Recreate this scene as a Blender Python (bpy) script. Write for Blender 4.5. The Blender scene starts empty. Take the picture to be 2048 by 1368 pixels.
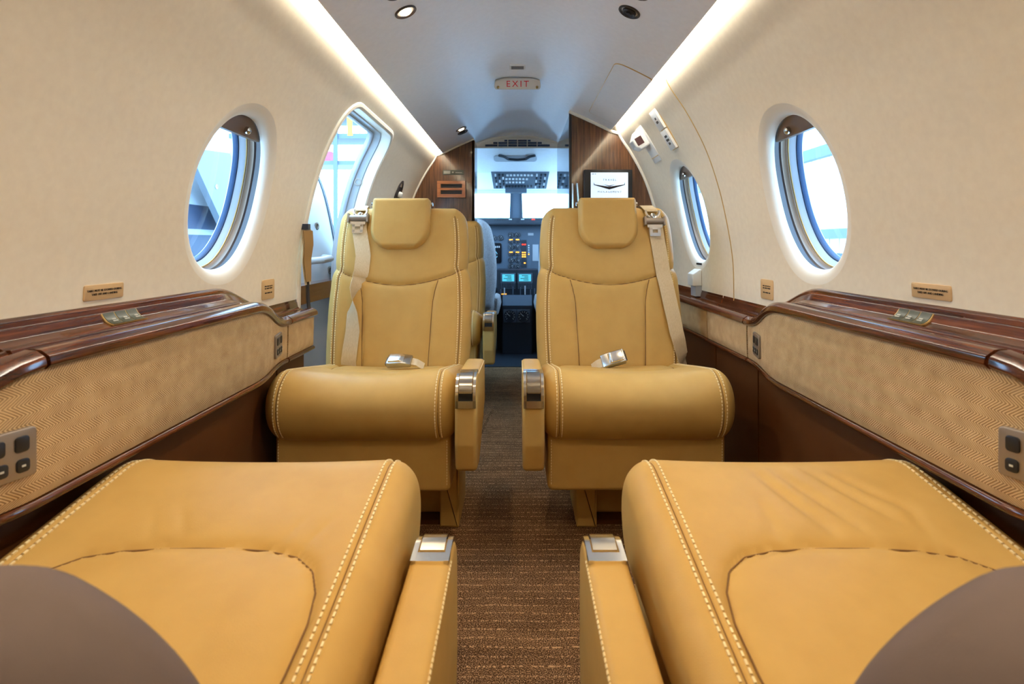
import bpy, bmesh, math, random
import numpy as np
from mathutils import Vector, Matrix

random.seed(4)
RNG = np.random.RandomState(7)
scene = bpy.context.scene
COL = scene.collection

# ------------------------------------------------------------------ camera, world, exposure
F = 1090.0                      # focal length in pixels of the 2048 px frame
H = 0.807                       # eye height above the cabin floor
cam = bpy.data.cameras.new('camera')
cam_o = bpy.data.objects.new('camera', cam)
COL.objects.link(cam_o)
cam.sensor_width = 36.0
cam.lens = F * 36.0 / 2048.0
cam.shift_x = -11.0 / 2048.0
cam.shift_y = -194.0 / 2048.0
cam.clip_start = 0.02
cam.clip_end = 200
cam.dof.use_dof = True
cam.dof.focus_distance = 1.6
cam.dof.aperture_fstop = 7.0
cam_o.location = (0, 0, H)
cam_o.rotation_euler = (math.pi / 2, 0, 0)
scene.camera = cam_o

world = bpy.data.worlds.new('hangar_daylight')
scene.world = world
world.use_nodes = True
bg = world.node_tree.nodes['Background']
bg.inputs['Color'].default_value = (0.36, 0.65, 1.0, 1)
bg.inputs['Strength'].default_value = 14.0

vs = scene.view_settings
vs.view_transform = 'Standard'
vs.look = 'None'
vs.gamma = 1.0
vs.use_curve_mapping = False
vs.exposure = 0.12
LED_POWER = 54.0                # emission of the cove strips
LAMP_POWER = 20.0               # watts of each lit reading lamp
LED_COLOR = (1.0, 0.93, 0.80)
LAMP_COLOR = (1.0, 0.78, 0.48)

# ------------------------------------------------------------------ materials
MATS = {}


def srgb(r, g, b):
    def f(c):
        c /= 255.0
        return c / 12.92 if c <= 0.04045 else ((c + 0.055) / 1.055) ** 2.4
    return (f(r), f(g), f(b), 1.0)


def new_mat(name):
    m = bpy.data.materials.new(name)
    m.use_nodes = True
    MATS[name] = m
    nt = m.node_tree
    return m, nt, nt.nodes['Principled BSDF']


def plain(name, col, rough=0.5, metal=0.0, coat=0.0, emit=None, estr=0.0, spec=0.5, trans=0.0):
    m, nt, b = new_mat(name)
    b.inputs['Base Color'].default_value = col
    b.inputs['Roughness'].default_value = rough
    b.inputs['Metallic'].default_value = metal
    b.inputs['Coat Weight'].default_value = coat
    b.inputs['Coat Roughness'].default_value = 0.06
    b.inputs['Specular IOR Level'].default_value = spec
    b.inputs['Transmission Weight'].default_value = trans
    if emit:
        b.inputs['Emission Color'].default_value = emit
        b.inputs['Emission Strength'].default_value = estr
    return m


def N(nt, t, **kw):
    n = nt.nodes.new(t)
    for k, v in kw.items():
        setattr(n, k, v)
    return n


def mapped(nt, scale):
    tc = N(nt, 'ShaderNodeTexCoord')
    mp = N(nt, 'ShaderNodeMapping')
    mp.inputs['Scale'].default_value = scale
    nt.links.new(tc.outputs['Object'], mp.inputs['Vector'])
    return mp.outputs['Vector']


def noise(nt, vec, scale, detail=3.0, rough=0.55):
    n = N(nt, 'ShaderNodeTexNoise')
    n.inputs['Scale'].default_value = scale
    n.inputs['Detail'].default_value = detail
    n.inputs['Roughness'].default_value = rough
    nt.links.new(vec, n.inputs['Vector'])
    return n.outputs['Fac']


def ramp(nt, fac, stops):
    r = N(nt, 'ShaderNodeValToRGB')
    el = r.color_ramp.elements
    while len(el) < len(stops):
        el.new(0.5)
    for e, (p, c) in zip(el, stops):
        e.position = p
        e.color = c
    nt.links.new(fac, r.inputs['Fac'])
    return r.outputs['Color']


def bump(nt, b, height, strength, dist):
    n = N(nt, 'ShaderNodeBump')
    n.inputs['Strength'].default_value = strength
    n.inputs['Distance'].default_value = dist
    nt.links.new(height, n.inputs['Height'])
    nt.links.new(n.outputs['Normal'], b.inputs['Normal'])


def leather(name, c1, c2, rough=0.5):
    m, nt, b = new_mat(name)
    v = mapped(nt, (1, 1, 1))
    col = ramp(nt, noise(nt, v, 14, 3), [(0.3, c1), (0.7, c2)])
    nt.links.new(col, b.inputs['Base Color'])
    b.inputs['Roughness'].default_value = rough
    b.inputs['Specular IOR Level'].default_value = 0.18
    vo = N(nt, 'ShaderNodeTexVoronoi')
    vo.inputs['Scale'].default_value = 700
    nt.links.new(v, vo.inputs['Vector'])
    bump(nt, b, vo.outputs['Distance'], 0.12, 0.0006)
    return m


def cloth(name, c1, c2, scale, rough=0.85, bs=0.2, bd=0.0006, stretch=(1, 1, 1)):
    m, nt, b = new_mat(name)
    v = mapped(nt, stretch)
    f = noise(nt, v, scale, 4)
    nt.links.new(ramp(nt, f, [(0.3, c1), (0.7, c2)]), b.inputs['Base Color'])
    b.inputs['Roughness'].default_value = rough
    bump(nt, b, f, bs, bd)
    return m


def wood(name, stretch, c_dark, c_mid, c_light, rough=0.16, coat=0.8, scale=1.0):
    m, nt, b = new_mat(name)
    v = mapped(nt, stretch)
    f1 = noise(nt, v, 3.0 * scale, 5, 0.62)
    f2 = noise(nt, v, 11.0 * scale, 3, 0.6)
    mx = N(nt, 'ShaderNodeMath', operation='MULTIPLY_ADD')
    nt.links.new(f2, mx.inputs[0])
    mx.inputs[1].default_value = 0.45
    nt.links.new(f1, mx.inputs[2])
    col = ramp(nt, mx.outputs[0], [(0.48, c_dark), (0.68, c_mid), (0.9, c_light)])
    nt.links.new(col, b.inputs['Base Color'])
    b.inputs['Roughness'].default_value = rough
    b.inputs['Coat Weight'].default_value = coat
    b.inputs['Coat Roughness'].default_value = 0.05
    return m


M_leather = leather('tan_leather', srgb(195, 157, 89), srgb(203, 165, 96))
M_leather_shade = leather('shaded_leather', srgb(104, 92, 91), srgb(110, 97, 96), 0.75)  # seat leather as it looks in dim cool light, put into the colour
M_brown = leather('brown_leather', srgb(86, 50, 22), srgb(92, 54, 25), 0.5)
M_shell = cloth('cream_liner', srgb(229, 215, 191), srgb(235, 222, 198), 60, 0.62, 0.10, 0.0012)
M_ceil = cloth('grey_liner', srgb(240, 241, 245), srgb(245, 246, 250), 60, 0.34, 0.08, 0.001)
M_lip = plain('cream_plastic', srgb(236, 228, 212), 0.45)
M_white = plain('white_plastic', srgb(232, 230, 224), 0.35)
M_paint = plain('white_paint', srgb(160, 160, 160), 0.32)
M_thread = plain('cream_thread', srgb(246, 226, 176), 0.7)
M_seam_shadow = plain('seam_shadow', srgb(122, 88, 48), 0.8)  # darker tan that stands in for the shadow line inside seat seams
M_belt = cloth('belt_webbing', srgb(206, 184, 146), srgb(220, 200, 164), 500, 0.75, 0.3, 0.0004, (1, 1, 0.15))
M_chrome = plain('brushed_chrome', (0.52, 0.51, 0.49, 1), 0.2, 1.0)
M_bright = plain('bright_chrome', (0.90, 0.89, 0.87, 1), 0.16, 1.0)
M_dark = plain('dark_plastic', (0.012, 0.012, 0.014, 1), 0.4)
M_black = plain('black_gap', (0.006, 0.005, 0.005, 1), 0.8)
M_wood = wood('walnut_ledge', (30, 1.2, 30), srgb(26, 10, 5), srgb(72, 33, 16), srgb(112, 60, 32), 0.14, 0.3)
M_wood.node_tree.nodes['Principled BSDF'].inputs['Specular IOR Level'].default_value = 0.4
M_panelwood = wood('walnut_panel', (26, 26, 1.0), srgb(44, 26, 18), srgb(86, 54, 34), srgb(120, 80, 50), 0.2, 0.5)
M_redwood = wood('orange_wood', (2, 2, 30), srgb(140, 76, 36), srgb(178, 104, 54), srgb(200, 128, 70), 0.3, 0.5)
M_grey = plain('pewter_metal', srgb(150, 138, 126), 0.4, 0.6)
M_gold = plain('gold_trim', srgb(206, 170, 106), 0.35, 0.5)
M_bronze = plain('bronze_sleeve', srgb(120, 98, 80), 0.35, 0.3)
M_bronzed = plain('dark_sleeve', srgb(58, 48, 46), 0.4, 0.2)
M_ringgrey = plain('window_ring', srgb(170, 174, 180), 0.45)
M_seal = plain('window_seal', srgb(40, 62, 92), 0.5)
M_placard = plain('tan_placard', srgb(206, 170, 122), 0.5)
M_print = plain('dark_print', srgb(40, 26, 18), 0.7)
M_red = plain('red_letter', srgb(196, 36, 44), 0.5, emit=srgb(196, 36, 44), estr=0.15)
M_exit = plain('exit_housing', srgb(216, 208, 196), 0.4)
M_button = plain('grey_green_button', srgb(72, 78, 66), 0.35)
M_pale = plain('pale_print', srgb(206, 206, 196), 0.6)
M_frost = plain('lamp_lens', (1, 0.85, 0.6, 1), 0.4, emit=(1.0, 0.78, 0.48, 1), estr=9.0)
M_led = plain('cove_led', (1, 1, 1, 1), 0.5, emit=LED_COLOR + (1,), estr=LED_POWER)
M_cock = plain('cockpit_grey', srgb(84, 96, 110), 0.55)
M_cockd = plain('cockpit_dark', srgb(40, 46, 55), 0.6)
M_cockl = cloth('cockpit_liner', srgb(236, 238, 240), srgb(242, 244, 246), 60, 0.4)
M_wool = cloth('sheepskin', srgb(150, 146, 146), srgb(184, 180, 180), 160, 1.0, 0.8, 0.004)
M_screen = plain('panel_screen', srgb(60, 150, 170), 0.3, emit=srgb(90, 205, 225), estr=0.8)
M_screenD = plain('dark_screen', srgb(10, 16, 24), 0.2)
M_amber = plain('amber_light', srgb(255, 170, 60), 0.4, emit=srgb(255, 170, 60), estr=2.0)
M_redl = plain('red_light', srgb(255, 60, 40), 0.4, emit=srgb(255, 60, 40), estr=2.0)
M_cyan = plain('cyan_mark', srgb(150, 220, 235), 0.5, emit=srgb(120, 210, 235), estr=0.6)
M_wmark = plain('white_mark', srgb(215, 222, 226), 0.5)
M_tv = plain('monitor_screen', srgb(200, 214, 226), 0.2, emit=srgb(205, 220, 235), estr=0.85)
M_hpanel = plain('hangar_panel', srgb(236, 240, 244), 0.7)
M_hrib = plain('hangar_rib', srgb(70, 80, 90), 0.7)
M_craft = plain('aircraft_grey', srgb(100, 106, 112), 0.4)
M_craftw = plain('aircraft_pale', srgb(134, 138, 142), 0.4)
M_hbeam = plain('hangar_beam', srgb(70, 80, 90), 0.6)
M_hblue = plain('hangar_blue', srgb(34, 45, 64), 0.5)
M_yellow = plain('yellow_strap', srgb(170, 150, 20), 0.6)
M_pink = plain('pink_box', srgb(210, 60, 110), 0.6)
M_cream = plain('cream_box', srgb(224, 206, 170), 0.6)
M_conc = cloth('apron_concrete', srgb(214, 214, 212), srgb(226, 226, 224), 3, 0.8)


def glass_mat():
    m, nt, b = new_mat('window_glass')
    out = [n for n in nt.nodes if n.type == 'OUTPUT_MATERIAL'][0]
    nt.nodes.remove(b)
    tr = N(nt, 'ShaderNodeBsdfTransparent')
    tr.inputs['Color'].default_value = (0.88, 0.94, 0.98, 1)
    gl = N(nt, 'ShaderNodeBsdfGlossy')
    gl.inputs['Roughness'].default_value = 0.03
    fr = N(nt, 'ShaderNodeLayerWeight')
    pw = N(nt, 'ShaderNodeMath', operation='POWER')
    nt.links.new(fr.outputs['Facing'], pw.inputs[0])
    pw.inputs[1].default_value = 5.0
    ma = N(nt, 'ShaderNodeMath', operation='MULTIPLY_ADD')
    nt.links.new(pw.outputs[0], ma.inputs[0])
    ma.inputs[1].default_value = 0.6
    ma.inputs[2].default_value = 0.03
    mx = N(nt, 'ShaderNodeMixShader')
    nt.links.new(ma.outputs[0], mx.inputs[0])
    nt.links.new(tr.outputs[0], mx.inputs[1])
    nt.links.new(gl.outputs[0], mx.inputs[2])
    nt.links.new(mx.outputs[0], out.inputs['Surface'])
    return m


M_glass = glass_mat()


def herringbone():
    m, nt, b = new_mat('herringbone_tweed')
    tc = N(nt, 'ShaderNodeTexCoord')
    sp = N(nt, 'ShaderNodeSeparateXYZ')
    nt.links.new(tc.outputs['Object'], sp.inputs[0])
    nz = N(nt, 'ShaderNodeTexNoise')
    nz.inputs['Scale'].default_value = 90
    nt.links.new(tc.outputs['Object'], nz.inputs['Vector'])

    def math_(op, a, bv=None, c=None):
        n = N(nt, 'ShaderNodeMath', operation=op)
        for i, x in enumerate((a, bv, c)):
            if x is None:
                continue
            if isinstance(x, (int, float)):
                n.inputs[i].default_value = x
            else:
                nt.links.new(x, n.inputs[i])
        return n.outputs[0]
    tri = math_('PINGPONG', sp.outputs['Z'], 0.0125)
    u = math_('MULTIPLY_ADD', tri, 1.25, sp.outputs['Y'])
    u = math_('MULTIPLY_ADD', nz.outputs['Fac'], 0.0012, u)
    ph = math_('MULTIPLY', u, 2 * math.pi / 0.0046)
    s = math_('SINE', ph)
    f = math_('MULTIPLY_ADD', s, 0.5, 0.5)
    n2 = noise(nt, tc.outputs['Object'], 35, 3)
    f2 = math_('MULTIPLY_ADD', n2, 0.9, f)
    f2 = math_('SUBTRACT', f2, 0.42)
    col = ramp(nt, f2, [(0.1, srgb(146, 112, 72)), (0.9, srgb(222, 192, 146))])
    nt.links.new(col, b.inputs['Base Color'])
    b.inputs['Roughness'].default_value = 0.85
    bump(nt, b, f, 0.5, 0.0008)
    return m


M_tweed = herringbone()


def carpet_mat():
    m, nt, b = new_mat('brown_carpet')
    v = mapped(nt, (1, 1, 1))
    def mt(op, x, y, z=None):
        n = N(nt, 'ShaderNodeMath', operation=op)
        for i, q in enumerate((x, y, z)):
            if q is None:
                continue
            if isinstance(q, (int, float)):
                n.inputs[i].default_value = q
            else:
                nt.links.new(q, n.inputs[i])
        return n.outputs[0]
    f1 = noise(nt, v, 430, 2, 0.8)
    sp = N(nt, 'ShaderNodeSeparateXYZ')
    nt.links.new(v, sp.inputs[0])
    wob = noise(nt, v, 7, 2)
    yy = mt('MULTIPLY_ADD', wob, 0.012, sp.outputs['Y'])
    pp = mt('PINGPONG', yy, 0.0125)
    line = mt('LESS_THAN', pp, 0.0021)
    brk = noise(nt, mapped(nt, (210, 60, 1)), 1.0, 2, 0.7)
    dot = mt('GREATER_THAN', brk, 0.52)
    patch = noise(nt, mapped(nt, (9, 30, 1)), 1.0, 1)
    dot = mt('MULTIPLY', dot, patch)
    line = mt('MULTIPLY', line, dot)
    a_ = mt('MULTIPLY_ADD', line, 0.26, f1)
    big = noise(nt, mapped(nt, (5, 22, 1)), 1.0, 2)
    fac = mt('MULTIPLY_ADD', big, 0.10, a_)
    col = ramp(nt, fac, [(0.44, srgb(42, 26, 15)), (0.57, srgb(100, 69, 44)), (0.68, srgb(210, 166, 122))])

    class a:
        outputs = [fac]
    nt.links.new(col, b.inputs['Base Color'])
    b.inputs['Roughness'].default_value = 0.95
    b.inputs['Specular IOR Level'].default_value = 0.1
    bump(nt, b, a.outputs[0], 0.7, 0.003)
    return m


M_carpet = carpet_mat()

# ------------------------------------------------------------------ object helpers


def tag(o, label=None, cat=None, group=None, kind=None):
    if label:
        o['label'] = label
    if cat:
        o['category'] = cat
    if group:
        o['group'] = group
    if kind:
        o['kind'] = kind
    return o


def thing(name, label, cat, loc=(0, 0, 0), rotz=0.0, group=None, kind=None):
    o = bpy.data.objects.new(name, None)
    COL.objects.link(o)
    o.location = loc
    o.rotation_euler = (0, 0, rotz)
    o.empty_display_size = 0.05
    return tag(o, label, cat, group, kind)


def mesh_obj(name, verts, faces, mat, parent=None, smooth=True, local=False, kind=None):
    """verts in world coordinates (or in the thing's own frame when local)."""
    me = bpy.data.meshes.new(name)
    verts = np.asarray(verts, dtype=float)
    if parent is not None and not local:
        off = np.zeros(3)
        p = parent
        while p is not None:
            off += np.array(p.location)
            p = p.parent
        verts = verts - off
    me.from_pydata([tuple(v) for v in verts], [], [tuple(int(i) for i in f) for f in faces])
    bm = bmesh.new()
    bm.from_mesh(me)
    bmesh.ops.recalc_face_normals(bm, faces=bm.faces)
    bm.to_mesh(me)
    bm.free()
    me.materials.append(mat)
    if smooth:
        me.polygons.foreach_set('use_smooth', [True] * len(me.polygons))
        try:
            me.set_sharp_from_angle(angle=math.radians(38))
        except Exception:
            pass
    me.update()
    o = bpy.data.objects.new(name, me)
    COL.objects.link(o)
    if parent is not None:
        o.parent = parent
    if kind:
        o['kind'] = kind
    return o


class MB:
    """collects pieces that make up one part"""
    def __init__(self):
        self.v, self.f = [], []

    def add(self, verts, faces):
        n = len(self.v)
        self.v.extend([tuple(map(float, p)) for p in verts])
        self.f.extend([tuple(int(i) + n for i in f) for f in faces])
        return self

    def box(self, a, b):
        (x0, y0, z0), (x1, y1, z1) = a, b
        return self.add([(x0, y0, z0), (x1, y0, z0), (x1, y1, z0), (x0, y1, z0), (x0, y0, z1), (x1, y0, z1), (x1, y1, z1), (x0, y1, z1)],
                        [(0, 3, 2, 1), (4, 5, 6, 7), (0, 1, 5, 4), (1, 2, 6, 5), (2, 3, 7, 6), (3, 0, 4, 7)])

    def obox(self, c, ux, uy, uz, hx, hy, hz):
        c, ux, uy, uz = (np.array(q, float) for q in (c, ux, uy, uz))
        vs_ = [c + sx * hx * ux + sy * hy * uy + sz * hz * uz for sz in (-1, 1) for sx, sy in ((-1, -1), (1, -1), (1, 1), (-1, 1))]
        return self.add(vs_, [(0, 3, 2, 1), (4, 5, 6, 7), (0, 1, 5, 4), (1, 2, 6, 5), (2, 3, 7, 6), (3, 0, 4, 7)])

    def build(self, name, mat, parent=None, smooth=False, local=False, kind=None):
        return mesh_obj(name, self.v, self.f, mat, parent, smooth, local, kind)


def grid(P, cu=False, cv=False):
    """faces for a grid of points P[nu, nv, 3]"""
    nu, nv = P.shape[:2]
    idx = np.arange(nu * nv).reshape(nu, nv)
    a = idx if not cu else np.vstack([idx, idx[:1]])
    a = a if not cv else np.hstack([a, a[:, :1]])
    q = np.stack([a[:-1, :-1], a[1:, :-1], a[1:, 1:], a[:-1, 1:]], -1).reshape(-1, 4)
    return P.reshape(-1, 3), q.tolist()


def roundpoly(pts, rad, seg=6):
    """polygon (list of 2-D points) with rounded corners"""
    n = len(pts)
    if not hasattr(rad, '__len__'):
        rad = [rad] * n
    out = []
    for i in range(n):
        p0, p, p1 = (np.array(pts[(i + k) % n], float) for k in (-1, 0, 1))
        r = rad[i]
        if r <= 0:
            out.append(p)
            continue
        d0 = (p0 - p) / np.linalg.norm(p0 - p)
        d1 = (p1 - p) / np.linalg.norm(p1 - p)
        ang = math.acos(max(-1, min(1, float(d0 @ d1))))
        t = min(r / math.tan(ang / 2), 0.49 * np.linalg.norm(p0 - p), 0.49 * np.linalg.norm(p1 - p))
        rr = t * math.tan(ang / 2)
        bis = (d0 + d1) / np.linalg.norm(d0 + d1)
        c = p + bis * (rr / math.sin(ang / 2))
        a0 = p + d0 * t - c
        a1 = p + d1 * t - c
        th0 = math.atan2(a0[1], a0[0])
        th1 = math.atan2(a1[1], a1[0])
        dth = (th1 - th0 + math.pi) % (2 * math.pi) - math.pi
        for k in range(seg + 1):
            th = th0 + dth * k / seg
            out.append(c + rr * np.array([math.cos(th), math.sin(th)]))
    return np.array(out)


def resample(pts, n, closed=True):
    P = np.array(pts, float)
    if closed:
        P = np.vstack([P, P[:1]])
    d = np.r_[0, np.cumsum(np.linalg.norm(np.diff(P, axis=0), axis=1))]
    s = np.linspace(0, d[-1], n + 1)[:-1] if closed else np.linspace(0, d[-1], n)
    return np.stack([np.interp(s, d, P[:, k]) for k in range(P.shape[1])], 1)


def normals2(P):
    """inward normals of a closed 2-D outline"""
    t = np.roll(P, -1, 0) - np.roll(P, 1, 0)
    t /= np.linalg.norm(t, axis=1)[:, None] + 1e-12
    nrm = np.stack([-t[:, 1], t[:, 0]], 1)
    area = 0.5 * np.sum(P[:, 0] * np.roll(P[:, 1], -1) - np.roll(P[:, 0], -1) * P[:, 1])
    return nrm if area > 0 else -nrm


def prism(profile, half, r=0.0, seg=4):
    """rounded prism: profile (a, b) extruded over c in [-half, half] with edges of radius r -> rings[k, i, (a, b, c)]"""
    P = np.array(profile, float)
    nn = normals2(P)
    st = []
    if r > 0:
        for k in range(seg + 1):
            t = math.pi / 2 * k / seg
            st.append((-half + r * (1 - math.sin(t)), r * (1 - math.cos(t))))
    else:
        st = [(-half, 0.0)]
    st = st + [(-c, d) for c, d in reversed(st)]
    st = sorted(st, key=lambda q: q[0])
    R = np.stack([np.c_[P + nn * d, np.full(len(P), c)] for c, d in st])
    return R


def prism_mesh(profile, half, r=0.0, seg=4, order=(0, 1, 2)):
    """order: which of (a, b, c) become x, y, z"""
    R = prism(profile, half, r, seg)
    V, Fc = grid(R, False, True)
    n = R.shape[1]
    m = R.shape[0]
    Fc = Fc + [tuple(range(n))[::-1], tuple(range((m - 1) * n, m * n))]
    return V[:, list(order)], Fc


def part_prism(name, profile, c0, half, r, mat, parent, order=(2, 0, 1), local=True, seg=4, off=(0, 0, 0), smooth=True):
    V, Fc = prism_mesh(profile, half, r, seg)
    V = V + np.array([0, 0, c0])
    V = V[:, list(order)] + np.array(off)
    return mesh_obj(name, V, Fc, mat, parent, smooth, local)


def tube(path, r, n=10, cap=True):
    P = np.array(path, float)
    T = np.gradient(P, axis=0)
    T /= np.linalg.norm(T, axis=1)[:, None]
    up = np.array([0, 0, 1.0]) if abs(T[0, 2]) < 0.9 else np.array([1.0, 0, 0])
    rings = []
    for p, t in zip(P, T):
        a = np.cross(t, up)
        a /= np.linalg.norm(a)
        b = np.cross(a, t)
        th = np.arange(n) * 2 * math.pi / n
        rings.append(p + r * (np.cos(th)[:, None] * a + np.sin(th)[:, None] * b))
    R = np.array(rings)
    V, Fc = grid(R, False, True)
    if cap:
        Fc = Fc + [tuple(range(n))[::-1], tuple(range((len(P) - 1) * n, len(P) * n))]
    return V, Fc


def disc_ring(c, n, prof, seg=28):
    """lathe about axis n at c: prof = [(radius, height)]"""
    c, n = np.array(c, float), np.array(n, float)
    n /= np.linalg.norm(n)
    a = np.cross(n, [0, 0, 1.0]) if abs(n[2]) < 0.9 else np.cross(n, [1.0, 0, 0])
    a /= np.linalg.norm(a)
    b = np.cross(n, a)
    th = np.arange(seg) * 2 * math.pi / seg
    R = np.array([c + r * (np.cos(th)[:, None] * a + np.sin(th)[:, None] * b) + h * n for r, h in prof])
    V, Fc = grid(R, False, True)
    Fc = Fc + [tuple(range(seg))[::-1], tuple(range((len(prof) - 1) * seg, len(prof) * seg))]
    return V, Fc


def ribbon(path, wdir, w, t, ndir):
    """belt webbing: path points, width directions, normal directions"""
    P, W, D = (np.array(q, float) for q in (path, wdir, ndir))
    R = np.stack([P - W * w / 2 - D * t / 2, P + W * w / 2 - D * t / 2, P + W * w / 2 + D * t / 2, P - W * w / 2 + D * t / 2], 1)
    V, Fc = grid(R, False, True)
    n = len(P)
    return V, Fc + [(0, 1, 2, 3), (4 * n - 1, 4 * n - 2, 4 * n - 3, 4 * n - 4)]


def lettering(name, text, size, center, ux, uy, mat, parent, depth=0.0003, local=False, spacing=1.0):
    cu = bpy.data.curves.new('txt', 'FONT')
    cu.body = text
    cu.size = size
    cu.align_x = 'CENTER'
    cu.align_y = 'CENTER'
    cu.extrude = depth
    cu.resolution_u = 2
    cu.space_character = spacing
    to = bpy.data.objects.new('txt', cu)
    COL.objects.link(to)
    bpy.context.view_layer.update()
    me = bpy.data.meshes.new_from_object(to.evaluated_get(bpy.context.evaluated_depsgraph_get()))
    V = np.array([v.co[:] for v in me.vertices]).reshape(-1, 3)
    Fc = [tuple(p.vertices) for p in me.polygons]
    bpy.data.objects.remove(to)
    bpy.data.curves.remove(cu)
    bpy.data.meshes.remove(me)
    ux = np.array(ux, float)
    ux /= np.linalg.norm(ux)
    uy = np.array(uy, float)
    uy -= ux * (uy @ ux)
    uy /= np.linalg.norm(uy)
    n = np.cross(ux, uy)
    W = np.array(center, float) + V[:, :1] * ux + V[:, 1:2] * uy + V[:, 2:] * n
    return mesh_obj(name, W, Fc, mat, parent, False, local)


def print_lines(name, center, ux, uy, mat, parent, rows, h, gap, d=0.0002):
    """rows of small word blocks standing for print too fine to read: rows = [[word widths], ...]"""
    ux, uy = np.array(ux, float), np.array(uy, float)
    ux /= np.linalg.norm(ux)
    uy = uy - ux * (uy @ ux)
    uy /= np.linalg.norm(uy)
    n = np.cross(ux, uy)
    for i, ws in enumerate(rows):
        if not ws:
            continue
        tot = sum(ws) + (len(ws) - 1) * h * 0.6
        x = -tot / 2
        mb = MB()
        for w in ws:
            k = max(1, int(w / (h * 0.75)))
            for j in range(k):
                mb.obox(np.array(center) + ux * (x + w * (j + 0.5) / k) + uy * ((len(rows) - 1) / 2 - i) * gap, ux, uy, n, w / k * 0.36, h / 2 * (0.8 + 0.2 * ((j * 7 + i) % 3) / 2), d)
            x += w + h * 0.6
        mb.build(name, mat, parent)


def hermite(xs, ys):
    xs, ys = np.array(xs, float), np.array(ys, float)
    d = np.gradient(ys, xs)

    def f(x):
        x = np.clip(np.asarray(x, float), xs[0], xs[-1])
        i = np.clip(np.searchsorted(xs, x) - 1, 0, len(xs) - 2)
        h = xs[i + 1] - xs[i]
        t = (x - xs[i]) / h
        return ((2 * t ** 3 - 3 * t ** 2 + 1) * ys[i] + (t ** 3 - 2 * t ** 2 + t) * h * d[i]
                + (-2 * t ** 3 + 3 * t ** 2) * ys[i + 1] + (t ** 3 - t ** 2) * h * d[i + 1])
    return f


# ------------------------------------------------------------------ cabin shell
WALLX = hermite([-0.02, 0.25, 0.45, 0.645, 0.75, 0.88, 1.0, 1.128, 1.25, 1.337, 1.39, 1.43],
                [0.70, 0.702, 0.703, 0.704, 0.701, 0.681, 0.653, 0.608, 0.543, 0.487, 0.468, 0.455])
CEILZ = hermite([0, 0.08, 0.16, 0.25, 0.33, 0.40, 0.45], [1.530, 1.522, 1.493, 1.447, 1.411, 1.378, 1.352])
Y_AFT = -1.3
Y_LPART = 3.25
Y_RPART = 2.60


def wall_n(z):
    dz = 0.004
    dx = (WALLX(z + dz) - WALLX(z - dz)) / (2 * dz)
    n = np.stack([np.ones_like(dx), -dx], -1)
    return n / np.linalg.norm(n, axis=-1)[..., None]


def wall_pt(s, y, z, d=0.0):
    """point at (y, z) on the wall of side s (-1 left), d outward from the cabin"""
    y, z, d = np.broadcast_arrays(np.asarray(y, float), np.asarray(z, float), np.asarray(d, float))
    n = wall_n(z)
    return np.stack([s * (WALLX(z) + n[..., 0] * d), y, z + n[..., 1] * d], -1)


def oval(a, b, p=2.15):
    return lambda dy, dz: (np.abs(dy) / a) ** p + (np.abs(dz) / b) ** p


def rrect(hy, z0, z1, r):
    """rounded-rectangle level function about its centre, <1 inside (radial)"""
    hz = (z1 - z0) / 2

    def f(dy, dz):
        qx, qz = np.abs(dy) - (hy - r), np.abs(dz) - (hz - r)
        sd = np.sqrt(np.maximum(qx, 0) ** 2 + np.maximum(qz, 0) ** 2) + np.minimum(np.maximum(qx, qz), 0) - r
        return 1 + sd
    return f


def build_wall(name, s, y0, y1, holes, label):
    ys = np.linspace(y0, y1, int((y1 - y0) / 0.011) + 1)
    zs = np.r_[np.linspace(-0.02, 0.6, 25), np.linspace(0.6, 1.43, 84)[1:]]
    Y, Z = np.meshgrid(ys, zs, indexing='ij')
    keep = np.ones(Y.shape, bool)
    for cy, cz, f in holes:
        ins = f(Y - cy, Z - cz) < 1
        keep &= ~ins
    idx = np.arange(Y.size).reshape(Y.shape)
    kq = np.stack([keep[:-1, :-1], keep[1:, :-1], keep[1:, 1:], keep[:-1, 1:]], -1)
    fq = np.stack([idx[:-1, :-1], idx[1:, :-1], idx[1:, 1:], idx[:-1, 1:]], -1)
    sel = kq.any(-1)
    move = np.zeros(Y.shape, bool)
    used = np.zeros(Y.size, bool)
    used[fq[sel].ravel()] = True
    move = used.reshape(Y.shape) & ~keep
    Yf, Zf = Y.copy(), Z.copy()
    for cy, cz, f in holes:
        m = move & (f(Y - cy, Z - cz) < 1)
        dy, dz = Y[m] - cy, Z[m] - cz
        lo, hi = np.ones(dy.shape), np.full(dy.shape, 3.0)
        for _ in range(40):
            mid = (lo + hi) / 2
            i = f(dy * mid, dz * mid) < 1
            lo, hi = np.where(i, mid, lo), np.where(i, hi, mid)
        Yf[m], Zf[m] = cy + dy * hi, cz + dz * hi
    V = wall_pt(s, Yf, Zf).reshape(-1, 3)
    remap = -np.ones(Y.size, int)
    remap[used] = np.arange(used.sum())
    o = mesh_obj(name, V[used], remap[fq[sel]], M_shell)
    return tag(o, label, 'wall', kind='structure')


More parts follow.
